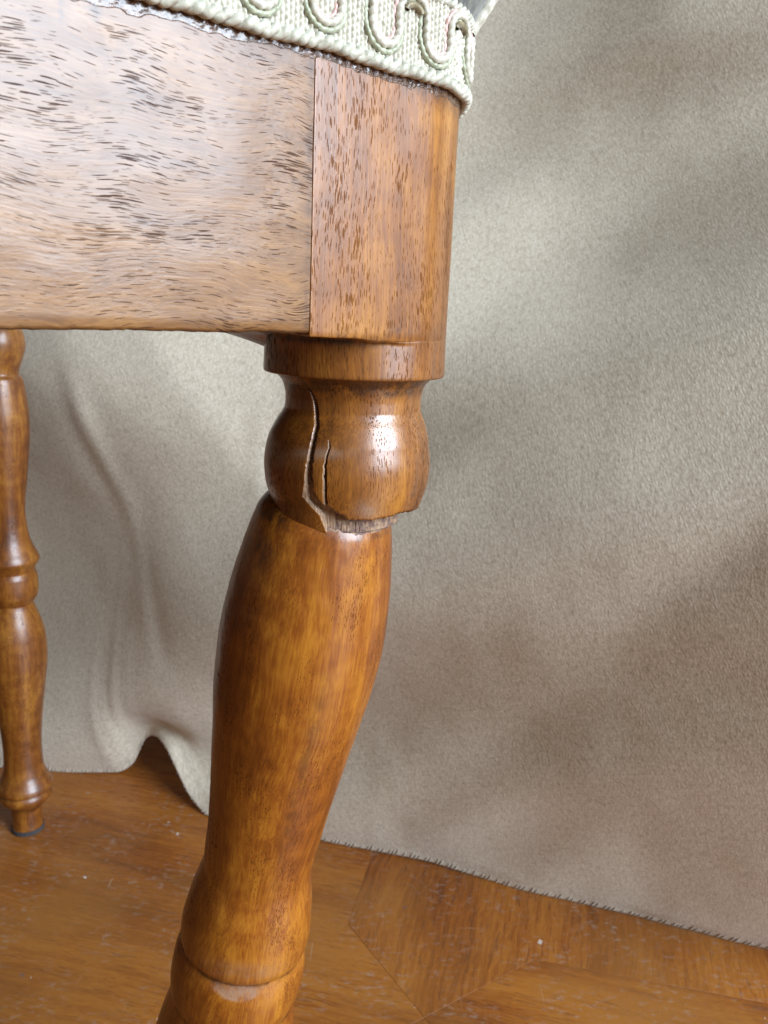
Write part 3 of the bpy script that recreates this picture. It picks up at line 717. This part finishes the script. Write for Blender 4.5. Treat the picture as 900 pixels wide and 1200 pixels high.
d0 = pchip(p, hp, hd); z0 = pchip(p, hp, hz)
def ridge(pa, qa, pb, qb, w, h, w2=None, endfade=0.04):
    """soft ridge of height h between two points of the cloth; w2 = width on its lower side"""
    dx, dy = pb-pa, qb-qa; L = math.hypot(dx, dy); tx, ty = dx/L, dy/L
    s = (PP-pa)*tx+(QQ-qa)*ty; t = (PP-pa)*(-ty)+(QQ-qa)*tx
    ww = np.where(t > 0, w, w2 or w)
    e = np.where(s < 0, np.exp(-(s/endfade)**2), np.where(s > L, np.exp(-((s-L)/endfade)**2), 1.0))
    return h*np.exp(-(t/ww)**2)*e
def blob(pc, qc, wp, wq, h): return h*np.exp(-((PP-pc)/wp)**2-((QQ-qc)/wq)**2)
D = d0[None]*np.exp(-(QQ/0.10)**2) - 0.02*QQ - 0.34*QQ**2          # leans back towards its support
# relief of the cloth's soft folds, solved so its slopes give a wanted light and shade: tenths of a millimetre on a 1 cm net (columns along the hem, rows upwards)
RELIEF = np.array([
[-4,-5,-8,-11,-12,-12,-10,-7,-3,1,2,0,-6,-13,-18,-16,8,49,60,29,2,-9,-15,-20,-20,-12,-5,-3,-5,-8,-8,-3,-2,-1,-3,-5,-6,0,13,17,9,0,-7,-10,-9,-5,1,4,3,2,1,0,-3,-7,-4,1,0,1,1,1,0,0,0,0,0,0,0,0,0,0,0],
[-84,-72,-58,-42,-26,-11,3,16,29,39,44,44,40,37,37,47,73,91,60,-8,-63,-84,-85,-76,-57,-32,-10,3,10,14,21,28,32,34,33,31,30,37,48,50,41,28,19,18,23,30,38,45,46,45,45,46,45,46,51,59,61,63,64,64,64,63,64,64,64,63,62,60,56,52,48],
[-153,-130,-106,-81,-56,-32,-8,15,38,59,73,79,80,80,85,103,142,168,126,28,-60,-112,-137,-142,-126,-93,-56,-27,-4,14,32,47,58,65,66,66,66,74,85,90,83,68,53,46,49,57,68,81,88,89,89,90,91,92,99,110,117,122,126,127,128,128,128,128,128,127,124,119,113,105,95],
[-212,-182,-151,-120,-89,-58,-29,2,33,61,85,100,108,115,125,146,190,224,187,86,-17,-92,-142,-171,-172,-147,-109,-73,-39,-7,24,50,70,85,93,97,99,107,118,124,123,114,99,87,83,87,97,111,124,131,133,136,139,140,147,159,169,177,184,188,191,193,194,194,194,192,188,180,170,157,143],
[-267,-233,-198,-163,-128,-93,-59,-23,13,48,79,104,121,136,154,182,229,268,240,147,45,-38,-106,-157,-179,-172,-147,-115,-80,-42,-2,35,64,89,107,119,128,139,150,154,155,154,147,136,128,126,131,142,158,169,176,180,185,190,196,207,219,229,238,246,252,256,258,260,260,258,252,241,227,210,192],
[-322,-285,-248,-211,-173,-135,-97,-58,-17,23,59,91,117,141,168,202,254,297,278,199,108,30,-42,-105,-147,-160,-153,-135,-108,-74,-32,11,45,78,104,125,143,162,177,183,184,186,189,187,181,174,174,180,193,207,217,223,230,238,246,257,268,279,290,300,308,315,320,324,325,323,315,303,285,264,240],
[-373,-335,-297,-258,-219,-179,-138,-96,-53,-10,32,69,101,133,167,207,262,309,301,238,163,97,33,-31,-83,-113,-125,-123,-110,-89,-53,-9,26,60,91,118,144,171,194,205,209,213,221,230,233,228,225,227,235,248,259,267,275,285,296,307,319,330,341,352,363,372,380,385,388,387,379,363,342,317,289],
[-414,-377,-338,-299,-259,-218,-177,-134,-89,-44,0,40,77,113,152,197,254,305,308,262,205,155,105,50,-1,-39,-64,-79,-80,-76,-54,-17,17,49,79,107,136,169,199,217,226,234,245,261,276,281,280,281,286,295,305,314,322,334,346,358,369,381,393,404,415,426,436,444,449,449,441,424,399,370,337],
[-445,-409,-372,-334,-294,-254,-213,-170,-125,-80,-35,7,47,86,128,175,234,287,299,270,232,199,164,123,82,47,18,-7,-21,-32,-26,-5,23,50,77,102,129,163,196,221,236,248,263,282,305,323,332,337,342,349,358,366,374,385,396,408,420,432,444,456,468,479,490,500,508,509,501,482,455,422,384],
[-468,-434,-399,-363,-325,-286,-246,-204,-159,-114,-70,-27,14,55,98,146,205,260,280,266,245,228,208,183,156,130,106,80,61,40,29,31,50,69,90,111,133,162,194,222,242,258,275,297,324,351,372,386,397,406,415,422,430,439,449,460,471,483,495,507,519,532,544,555,564,567,559,540,510,473,431],
[-481,-451,-419,-385,-349,-312,-273,-232,-188,-144,-101,-58,-17,25,68,117,174,229,256,256,249,244,236,226,214,202,187,169,149,132,104,86,93,105,118,135,152,174,201,228,251,270,287,309,336,367,397,422,442,458,471,481,489,498,506,515,525,536,547,559,571,584,596,608,619,623,616,596,564,523,477],
[-482,-456,-427,-396,-363,-328,-291,-252,-211,-169,-126,-85,-44,-3,41,89,145,199,231,241,245,249,253,254,255,256,254,247,234,220,195,167,152,159,163,173,186,202,222,244,266,287,307,326,349,378,411,444,472,497,517,533,546,556,565,574,583,592,602,613,624,637,649,661,673,678,672,650,616,572,522],
[-470,-447,-422,-395,-366,-334,-301,-265,-227,-188,-148,-108,-68,-28,16,63,116,169,205,222,234,248,260,272,283,296,305,310,308,302,291,258,225,221,221,224,232,244,258,273,292,312,333,353,372,395,424,458,492,523,550,574,593,609,622,633,642,651,660,670,680,691,703,715,726,733,726,704,667,620,566],
[-446,-427,-407,-384,-360,-333,-304,-272,-238,-203,-165,-128,-89,-49,-7,39,90,141,178,201,222,243,263,283,303,323,340,354,364,365,369,345,309,291,286,284,287,295,304,315,329,346,366,386,406,423,445,474,507,541,573,603,629,652,671,687,700,711,720,729,738,748,759,770,781,787,781,757,718,667,608],
[-412,-398,-381,-363,-343,-321,-297,-271,-241,-210,-176,-142,-105,-67,-27,17,66,116,155,184,211,239,266,292,318,343,366,386,403,411,420,417,396,370,358,350,348,352,358,365,375,389,405,424,444,461,477,499,527,559,592,624,655,684,710,732,750,766,779,789,799,808,818,828,838,843,836,810,767,712,649],
[-372,-360,-347,-333,-317,-300,-281,-259,-235,-208,-179,-148,-116,-80,-42,0,48,96,137,170,201,234,266,298,328,357,384,408,429,444,456,468,461,444,432,422,414,414,417,421,427,437,451,467,485,503,518,533,553,580,612,644,677,708,738,766,791,813,831,846,858,869,879,888,897,901,891,862,816,756,689],
[-328,-318,-307,-295,-283,-269,-254,-237,-217,-196,-172,-146,-117,-86,-50,-10,34,79,120,155,190,226,262,297,331,363,392,418,441,463,479,497,505,503,496,490,483,478,478,480,484,491,501,515,531,547,561,575,589,609,636,667,698,730,762,793,823,850,874,895,912,927,938,949,958,960,947,914,863,799,726],
[-284,-273,-263,-253,-242,-230,-218,-204,-189,-172,-153,-132,-108,-80,-48,-13,26,67,106,141,178,216,253,289,324,358,389,419,445,471,492,513,531,542,543,544,544,541,540,541,544,548,556,567,581,595,607,619,631,646,667,694,723,753,785,817,848,879,908,934,958,977,993,1007,1017,1018,1001,963,907,838,761],
[-241,-230,-219,-208,-198,-187,-176,-164,-151,-138,-122,-105,-85,-62,-35,-5,28,63,98,132,167,202,238,273,308,343,376,409,440,469,496,518,544,566,576,581,588,592,596,598,601,606,612,619,632,646,657,667,677,689,705,728,755,782,811,841,872,904,935,965,994,1019,1041,1058,1070,1070,1050,1008,948,874,793],
[-201,-189,-176,-165,-153,-142,-131,-119,-108,-95,-82,-67,-51,-31,-9,15,42,71,101,129,159,189,221,253,287,321,355,389,423,453,485,511,545,577,595,604,615,625,634,643,650,657,665,671,680,693,705,715,724,734,747,767,791,816,842,870,899,930,961,992,1023,1053,1079,1101,1116,1115,1093,1048,983,906,821],
[-165,-151,-137,-124,-111,-98,-86,-73,-61,-49,-36,-22,-6,11,29,49,70,92,115,136,159,183,208,236,265,295,327,360,392,426,458,493,536,575,603,618,631,645,658,671,684,695,707,717,726,735,747,758,768,778,789,806,830,855,880,905,932,960,989,1019,1050,1081,1111,1137,1154,1153,1129,1081,1014,933,845],
[-132,-117,-101,-86,-71,-57,-43,-29,-15,-1,13,28,43,59,76,92,109,126,142,156,171,188,205,225,247,271,297,326,357,391,423,464,510,556,595,620,638,656,672,688,705,721,737,751,764,775,785,796,808,818,827,841,864,892,918,944,969,995,1022,1050,1079,1109,1140,1168,1186,1185,1159,1109,1039,956,866],
[-103,-85,-68,-51,-35,-19,-3,13,29,45,61,78,94,111,126,142,156,169,179,189,197,206,217,228,242,258,276,299,323,352,380,423,469,519,568,606,631,654,675,695,715,736,756,775,793,808,820,831,844,856,866,875,891,920,951,980,1008,1034,1060,1086,1113,1141,1170,1198,1217,1215,1186,1133,1061,976,883],
[-76,-56,-38,-19,-1,17,35,53,71,89,107,126,143,160,177,191,205,216,223,229,234,239,243,248,254,262,272,285,301,316,339,385,422,471,522,571,609,639,665,690,714,738,763,787,810,831,848,862,875,889,902,911,921,941,974,1009,1041,1070,1099,1125,1152,1178,1205,1232,1248,1243,1211,1155,1080,993,898],
[-51,-30,-10,11,31,51,71,91,111,131,151,170,189,207,224,239,252,262,268,273,277,279,280,280,280,282,285,289,296,288,304,347,378,421,465,518,569,611,645,674,701,729,757,786,814,840,864,884,900,917,933,945,954,966,990,1026,1065,1099,1132,1162,1190,1217,1244,1268,1281,1272,1235,1176,1098,1008,910],
[-29,-6,16,39,61,83,105,127,148,170,191,211,231,250,267,282,295,304,311,316,320,322,321,318,316,312,309,300,291,274,286,321,348,382,418,463,515,567,614,651,683,712,741,772,805,836,865,892,915,935,955,972,985,995,1010,1038,1078,1119,1156,1191,1224,1254,1282,1305,1314,1300,1259,1195,1114,1021,921],
[-11,15,40,64,89,113,137,160,183,205,227,248,269,288,306,321,332,341,348,354,358,360,359,356,352,347,338,318,303,280,284,311,333,362,390,425,468,517,569,618,659,692,723,753,786,820,853,884,914,941,965,987,1004,1020,1033,1052,1085,1129,1172,1212,1250,1285,1316,1339,1345,1326,1280,1212,1127,1031,929],
[5,32,59,86,113,139,164,189,213,237,259,282,302,322,339,352,363,372,380,385,388,388,387,385,383,375,360,338,323,301,296,310,327,351,377,405,439,479,526,576,624,667,703,735,767,800,833,867,899,930,959,986,1009,1031,1050,1068,1091,1130,1178,1224,1266,1306,1342,1367,1371,1348,1298,1226,1138,1039,935],
[16,45,74,103,131,159,186,212,238,263,287,309,330,349,364,376,387,396,403,406,407,406,405,403,399,385,368,350,337,321,316,319,325,340,363,390,421,455,494,538,585,633,677,715,749,781,814,847,880,912,941,969,997,1025,1051,1075,1098,1126,1170,1223,1273,1318,1359,1388,1391,1364,1311,1235,1144,1044,937],
[22,52,83,113,143,172,201,229,256,282,307,329,348,364,379,392,403,411,415,415,414,414,413,409,397,379,364,348,337,325,324,326,329,333,346,370,400,433,468,507,549,595,642,686,725,762,796,829,861,894,923,950,978,1008,1038,1067,1096,1123,1157,1206,1263,1316,1363,1396,1401,1373,1317,1239,1146,1044,936],
[23,55,86,118,149,179,209,238,265,290,313,333,351,368,384,398,408,413,414,414,414,413,411,400,382,365,349,335,321,315,320,324,329,335,340,349,371,403,438,475,514,556,601,646,690,731,771,809,844,877,908,935,962,989,1019,1050,1082,1113,1144,1183,1236,1295,1349,1388,1397,1370,1313,1235,1141,1038,931],
[22,54,85,117,148,178,207,233,258,281,302,323,343,362,378,391,398,400,402,403,404,404,394,377,361,344,329,315,301,293,295,303,312,323,332,336,341,360,392,430,470,510,552,595,640,684,728,773,816,856,891,922,950,977,1004,1033,1064,1096,1128,1162,1206,1262,1320,1364,1377,1354,1299,1222,1129,1027,920],
[21,51,81,110,138,164,189,212,235,258,281,303,324,344,358,366,371,375,379,383,384,376,361,345,329,314,299,286,273,261,254,259,270,284,297,303,307,315,331,361,401,443,485,527,570,616,664,714,766,816,862,901,935,966,994,1022,1050,1081,1113,1145,1182,1229,1284,1329,1346,1327,1275,1200,1110,1010,905],
[19,45,70,94,116,138,161,183,206,229,252,275,295,310,319,325,331,338,343,347,341,327,313,299,285,271,258,245,233,219,206,202,208,222,235,240,246,254,265,281,308,346,388,430,474,521,572,627,685,745,804,857,904,943,978,1010,1040,1069,1100,1132,1165,1205,1252,1292,1308,1291,1243,1171,1084,987,885],
[13,33,53,72,92,112,133,154,176,199,221,240,253,260,267,274,281,288,291,286,273,261,248,235,223,210,199,188,179,167,153,142,140,147,156,159,164,171,180,192,209,233,267,306,348,395,449,509,573,640,709,776,838,893,940,981,1018,1053,1085,1118,1150,1186,1225,1257,1268,1251,1205,1137,1054,960,862],
[5,21,38,55,73,91,111,130,151,170,187,197,202,207,213,219,225,227,219,207,194,182,169,157,145,135,126,120,115,107,97,84,75,73,75,76,79,84,90,99,109,124,146,176,212,254,307,369,437,508,581,657,733,804,868,924,972,1015,1055,1092,1127,1162,1196,1222,1228,1209,1165,1100,1020,931,836],
[0,14,29,45,61,78,95,113,130,144,150,153,156,159,163,167,165,155,141,128,114,100,87,74,62,51,46,46,45,41,34,25,15,9,8,6,7,9,12,17,24,32,45,66,94,129,174,232,300,372,445,522,603,685,762,833,896,950,999,1044,1086,1125,1159,1181,1185,1165,1122,1061,985,899,808],
[-1,12,26,41,55,71,87,102,113,117,118,118,119,121,122,117,104,89,74,59,43,27,11,-5,-20,-33,-35,-31,-30,-31,-33,-38,-44,-46,-46,-48,-48,-48,-47,-45,-41,-36,-28,-14,8,36,72,120,180,250,323,397,476,559,642,720,794,862,922,975,1024,1069,1107,1132,1137,1118,1078,1020,948,867,779],
[3,15,28,42,55,70,83,93,96,95,93,92,91,90,84,70,54,37,20,3,-14,-33,-53,-75,-97,-114,-113,-107,-106,-104,-104,-106,-105,-100,-95,-94,-94,-93,-92,-91,-88,-84,-78,-68,-50,-26,3,41,92,153,221,293,368,447,528,609,686,760,830,893,949,1000,1044,1074,1083,1069,1033,979,911,833,750],
[9,21,33,46,59,72,80,83,81,78,75,73,70,63,49,32,15,-3,-21,-39,-59,-81,-106,-136,-165,-181,-179,-175,-174,-174,-175,-176,-172,-162,-152,-143,-138,-135,-132,-129,-125,-121,-116,-107,-91,-70,-45,-14,28,81,143,210,281,355,431,508,585,661,734,803,867,925,975,1011,1026,1018,987,937,873,800,721],
[17,29,41,53,65,74,76,73,69,66,62,59,51,37,20,3,-15,-33,-52,-72,-94,-120,-151,-186,-216,-227,-226,-226,-229,-234,-239,-243,-241,-233,-221,-206,-192,-181,-173,-167,-161,-154,-147,-138,-124,-105,-82,-54,-20,26,81,143,209,278,349,422,496,571,644,715,784,847,903,946,967,965,939,895,836,767,692],
[27,39,51,62,70,73,70,66,61,57,52,44,31,14,-3,-20,-38,-57,-76,-97,-121,-150,-184,-218,-242,-250,-254,-261,-271,-282,-292,-298,-299,-296,-288,-274,-256,-237,-220,-207,-196,-186,-176,-165,-151,-132,-109,-84,-54,-16,32,88,149,214,281,349,420,492,564,635,705,771,832,880,908,911,891,852,797,733,663],
[38,49,60,69,72,70,65,60,55,49,42,29,13,-4,-21,-39,-57,-75,-95,-117,-142,-171,-203,-230,-245,-254,-266,-280,-294,-308,-320,-329,-335,-337,-333,-325,-311,-293,-271,-249,-230,-215,-200,-186,-170,-150,-127,-103,-76,-44,-4,43,98,158,221,286,354,422,492,563,633,700,763,816,848,857,843,808,759,700,634],
[49,60,68,72,71,66,60,55,49,41,29,14,-3,-20,-37,-55,-72,-91,-110,-132,-156,-182,-207,-225,-235,-246,-262,-277,-292,-306,-320,-332,-342,-348,-350,-347,-339,-327,-309,-287,-263,-240,-219,-200,-180,-159,-135,-110,-84,-56,-24,15,59,110,167,228,292,359,427,496,565,633,698,752,789,803,793,765,721,667,605],
[59,67,72,72,67,62,56,49,41,30,16,-1,-17,-34,-51,-68,-85,-103,-122,-143,-164,-184,-201,-211,-219,-230,-245,-259,-273,-287,-300,-314,-326,-335,-341,-343,-340,-333,-321,-304,-283,-259,-233,-209,-185,-162,-136,-110,-84,-56,-27,4,39,78,124,175,234,297,363,432,500,568,633,690,730,748,744,721,683,634,578],
[66,71,72,69,63,57,50,42,32,18,3,-13,-30,-46,-63,-80,-97,-114,-131,-149,-166,-181,-191,-198,-205,-215,-227,-238,-250,-261,-273,-285,-297,-308,-316,-321,-322,-318,-310,-298,-282,-261,-238,-213,-187,-161,-136,-109,-80,-51,-22,7,36,67,101,140,186,239,300,366,434,501,567,626,669,693,695,679,647,604,552],
[69,71,69,64,58,51,44,34,22,7,-8,-24,-40,-56,-73,-89,-105,-122,-138,-153,-167,-177,-185,-192,-199,-207,-215,-224,-233,-241,-250,-259,-267,-277,-285,-291,-293,-291,-285,-274,-261,-244,-223,-201,-176,-152,-127,-100,-71,-39,-9,20,49,76,103,132,164,202,248,304,367,433,499,559,608,638,648,638,613,576,529],
[68,67,64,59,52,45,36,25,12,-2,-18,-33,-49,-65,-80,-96,-112,-128,-143,-156,-168,-178,-186,-193,-201,-208,-214,-220,-226,-232,-237,-243,-248,-253,-258,-262,-263,-261,-255,-244,-229,-212,-191,-169,-145,-122,-98,-74,-46,-14,18,49,78,105,130,153,176,201,230,267,315,372,434,495,548,586,604,603,584,551,509],
[64,62,58,53,46,38,28,17,4,-10,-25,-40,-55,-70,-86,-101,-117,-132,-147,-160,-172,-182,-192,-202,-210,-217,-222,-227,-231,-234,-237,-240,-242,-244,-246,-246,-245,-240,-232,-219,-203,-182,-157,-131,-103,-76,-50,-26,0,29,59,89,119,148,175,199,220,239,257,276,303,341,390,446,501,545,570,575,561,533,494],
[59,57,52,47,40,31,22,10,-3,-16,-30,-44,-59,-74,-89,-104,-120,-136,-151,-165,-177,-190,-202,-214,-224,-232,-237,-241,-244,-247,-248,-249,-250,-249,-248,-246,-242,-235,-224,-209,-189,-166,-138,-107,-73,-38,-5,26,55,84,113,140,167,195,222,250,277,300,318,332,345,363,391,432,481,524,552,559,548,521,484],
[54,51,47,41,34,26,16,5,-7,-19,-33,-46,-60,-75,-90,-106,-122,-138,-154,-169,-183,-197,-212,-227,-239,-248,-254,-258,-261,-263,-264,-264,-264,-262,-260,-256,-251,-243,-231,-214,-191,-164,-133,-100,-63,-23,18,57,94,129,159,187,214,240,266,292,320,351,381,404,420,432,445,467,499,532,554,558,544,517,478],
[49,46,41,36,29,21,12,2,-9,-21,-34,-47,-61,-76,-91,-107,-123,-140,-156,-172,-187,-203,-220,-236,-250,-261,-268,-273,-276,-278,-278,-278,-277,-275,-272,-268,-262,-254,-243,-226,-202,-173,-140,-104,-65,-24,20,65,108,147,180,211,241,270,298,325,352,380,413,448,480,503,518,531,548,564,573,568,549,518,477],
[44,41,37,31,25,18,9,0,-11,-22,-34,-47,-61,-75,-91,-107,-123,-140,-156,-172,-188,-205,-223,-241,-256,-268,-276,-281,-284,-286,-286,-285,-284,-281,-278,-274,-268,-261,-250,-235,-213,-185,-151,-114,-73,-30,15,61,108,150,184,215,247,278,308,338,367,396,425,458,496,533,563,582,595,601,598,584,558,521,478],
[40,37,33,28,22,15,7,-2,-12,-22,-34,-46,-60,-74,-89,-105,-121,-137,-154,-170,-186,-203,-222,-240,-255,-268,-276,-282,-285,-286,-286,-285,-283,-280,-276,-272,-266,-259,-250,-237,-218,-192,-160,-123,-82,-39,7,55,104,150,184,215,246,276,307,337,366,396,425,456,490,528,567,598,618,624,616,596,565,525,479],
[36,33,29,24,19,12,5,-3,-12,-22,-33,-45,-58,-72,-86,-101,-117,-133,-149,-165,-181,-197,-215,-233,-249,-261,-270,-276,-278,-279,-279,-277,-275,-272,-268,-263,-257,-251,-242,-231,-215,-192,-163,-128,-88,-45,1,50,99,151,192,221,250,279,308,336,365,393,421,450,481,515,553,589,616,628,621,600,567,525,478],
[32,29,26,21,16,10,3,-4,-13,-22,-32,-43,-55,-68,-82,-96,-111,-126,-142,-157,-172,-188,-205,-222,-237,-249,-258,-263,-266,-267,-266,-265,-262,-258,-254,-249,-243,-237,-229,-219,-205,-186,-160,-127,-89,-46,-1,48,97,150,201,237,263,290,317,344,371,397,424,451,478,508,541,577,606,621,617,597,564,522,474],
[28,26,22,18,14,8,2,-5,-13,-21,-31,-41,-52,-64,-77,-90,-104,-118,-132,-146,-161,-176,-191,-207,-221,-233,-242,-247,-250,-251,-251,-248,-245,-242,-237,-232,-226,-219,-211,-202,-190,-174,-152,-122,-86,-45,0,49,99,151,205,253,285,310,336,361,386,411,436,461,486,512,541,572,598,612,609,590,557,514,466],
[25,22,19,16,12,7,1,-5,-12,-20,-29,-38,-48,-59,-71,-83,-96,-108,-121,-134,-147,-161,-176,-190,-204,-215,-223,-229,-232,-233,-232,-230,-227,-223,-218,-213,-206,-200,-192,-183,-172,-158,-139,-114,-81,-41,3,51,102,154,208,263,306,336,360,384,408,432,456,479,502,526,551,576,597,606,601,579,546,503,456],
[22,19,17,14,10,5,0,-5,-12,-19,-26,-35,-44,-54,-64,-75,-86,-98,-109,-121,-133,-145,-159,-172,-185,-195,-203,-209,-212,-214,-213,-211,-208,-204,-199,-193,-186,-179,-171,-162,-152,-140,-124,-102,-72,-35,8,55,106,158,212,268,320,359,387,410,434,457,479,502,524,545,566,585,598,601,591,567,532,489,442]], float)*1e-4
def net(Pq, Qq):
    """smooth (Catmull-Rom) reading of the relief net, fading out past its edges"""
    a = (Pq+0.36)/0.01; b_ = Qq/0.01; nr, nc = RELIEF.shape
    fade = smoothstep(a, -8, 0)*smoothstep(-a, -(nc+7), -(nc-1))*smoothstep(-b_, -(nr+10), -(nr-1))
    a = np.clip(a, 0, nc-1.001); b_ = np.clip(b_, 0, nr-1.001); ai = np.floor(a).astype(int); bi = np.floor(b_).astype(int); fa = a-ai; fb = b_-bi
    def wts(t): return [((-t+2)*t-1)*t/2, ((3*t-5)*t*t+2)/2, ((-3*t+4)*t+1)*t/2, (t-1)*t*t/2]
    wa, wb = wts(fa), wts(fb); out = 0
    for m in range(4):
        for k in range(4): out = out + wb[m]*wa[k]*RELIEF[np.clip(bi+m-1, 0, nr-1), np.clip(ai+k-1, 0, nc-1)]
    return out*fade
D += net(PP, QQ)
D += ridge(-0.20, 0.26, -0.163, 0.165, 0.009, 0.0022)
D -= ridge(-0.192, 0.23, -0.158, 0.158, 0.010, 0.0020)
D += 0.0005*vnoise(PP*22+7, QQ*20+5) + 0.00018*vnoise(PP*60, QQ*55)
zc = QQ + z0[None]*np.exp(-(QQ/0.05)**2) + 0.0008 + 0.0007*vnoise(PP*45, PP*0+2.2)*np.exp(-(QQ/0.01)**2)
X = cp0[0]+ce[0]*PP+cn[0]*D; Y = cp0[1]+ce[1]*PP+cn[1]*D
# unseen back sheet, added over the top and behind to darken the hem arch
nb_ = 70; t = np.linspace(0, 1, nb_)[1:]; back = np.stack([np.minimum(t*1.15, 0.4+0*t), 0*t], 0); ln = t*1.2
bd = np.minimum(ln, 0.42); dn_ = np.maximum(ln-0.42, 0)
X = np.concatenate([X, X[-1:]-cn[0]*bd[:, None]]); Y = np.concatenate([Y, Y[-1:]-cn[1]*bd[:, None]])
zc = np.concatenate([zc, np.maximum(zc[-1:]-dn_[:, None], 0.001)])
PP = np.concatenate([PP, np.repeat(PP[-1:], nb_-1, 0)]); QQ = np.concatenate([QQ, QQ[-1:]+ln[:, None]])
W = np.stack([PP, QQ, 0*PP], -1)
me = grid_mesh('backdrop_cloth', np.stack([X, Y, zc], -1), False, dict(weave=W))
cloth = make_obj('backdrop_cloth', me, M_cloth)
cloth['label'] = 'beige woven wool cloth hanging behind the chair with its hem on the wooden floor'; cloth['category'] = 'cloth'
sol = cloth.modifiers.new('thickness', 'SOLIDIFY'); sol.thickness = 0.0016; sol.offset = 0
# overcast stitches along the hem, too small to pick apart
vs_, fs_ = [], []
base = np.stack([X, Y, zc], -1)
for pp in np.arange(-0.36, 0.40, 0.0036):
    c = pp+random.uniform(-0.0006, 0.0006); hgt = random.uniform(0.0035, 0.0055)
    i = np.searchsorted(p, c); j = np.searchsorted(q, hgt)
    b0 = base[0, i]; b1 = base[j, min(i+1, len(p)-1)]
    out = np.array([cn[0], cn[1], 0])
    path = [b0-out*0.001, b0+out*0.0011+np.array([0, 0, 0.0002]), (b0+b1)/2+out*0.0010, b1+out*0.0006]
    tr = tube_rows(path, [0.0003, 0.00035, 0.00035, 0.0002], 5); k = len(vs_)
    vs_ += [tuple(v) for v in tr.reshape(-1, 3)]
    for r in range(3):
        for m in range(5): fs_.append((k+r*5+m, k+r*5+(m+1) % 5, k+(r+1)*5+(m+1) % 5, k+(r+1)*5+m))
me = poly_mesh('hem_stitching', vs_, fs_, smooth=True)
o = make_obj('hem_stitching', me, M_stitch, cloth); o['kind'] = 'stuff'
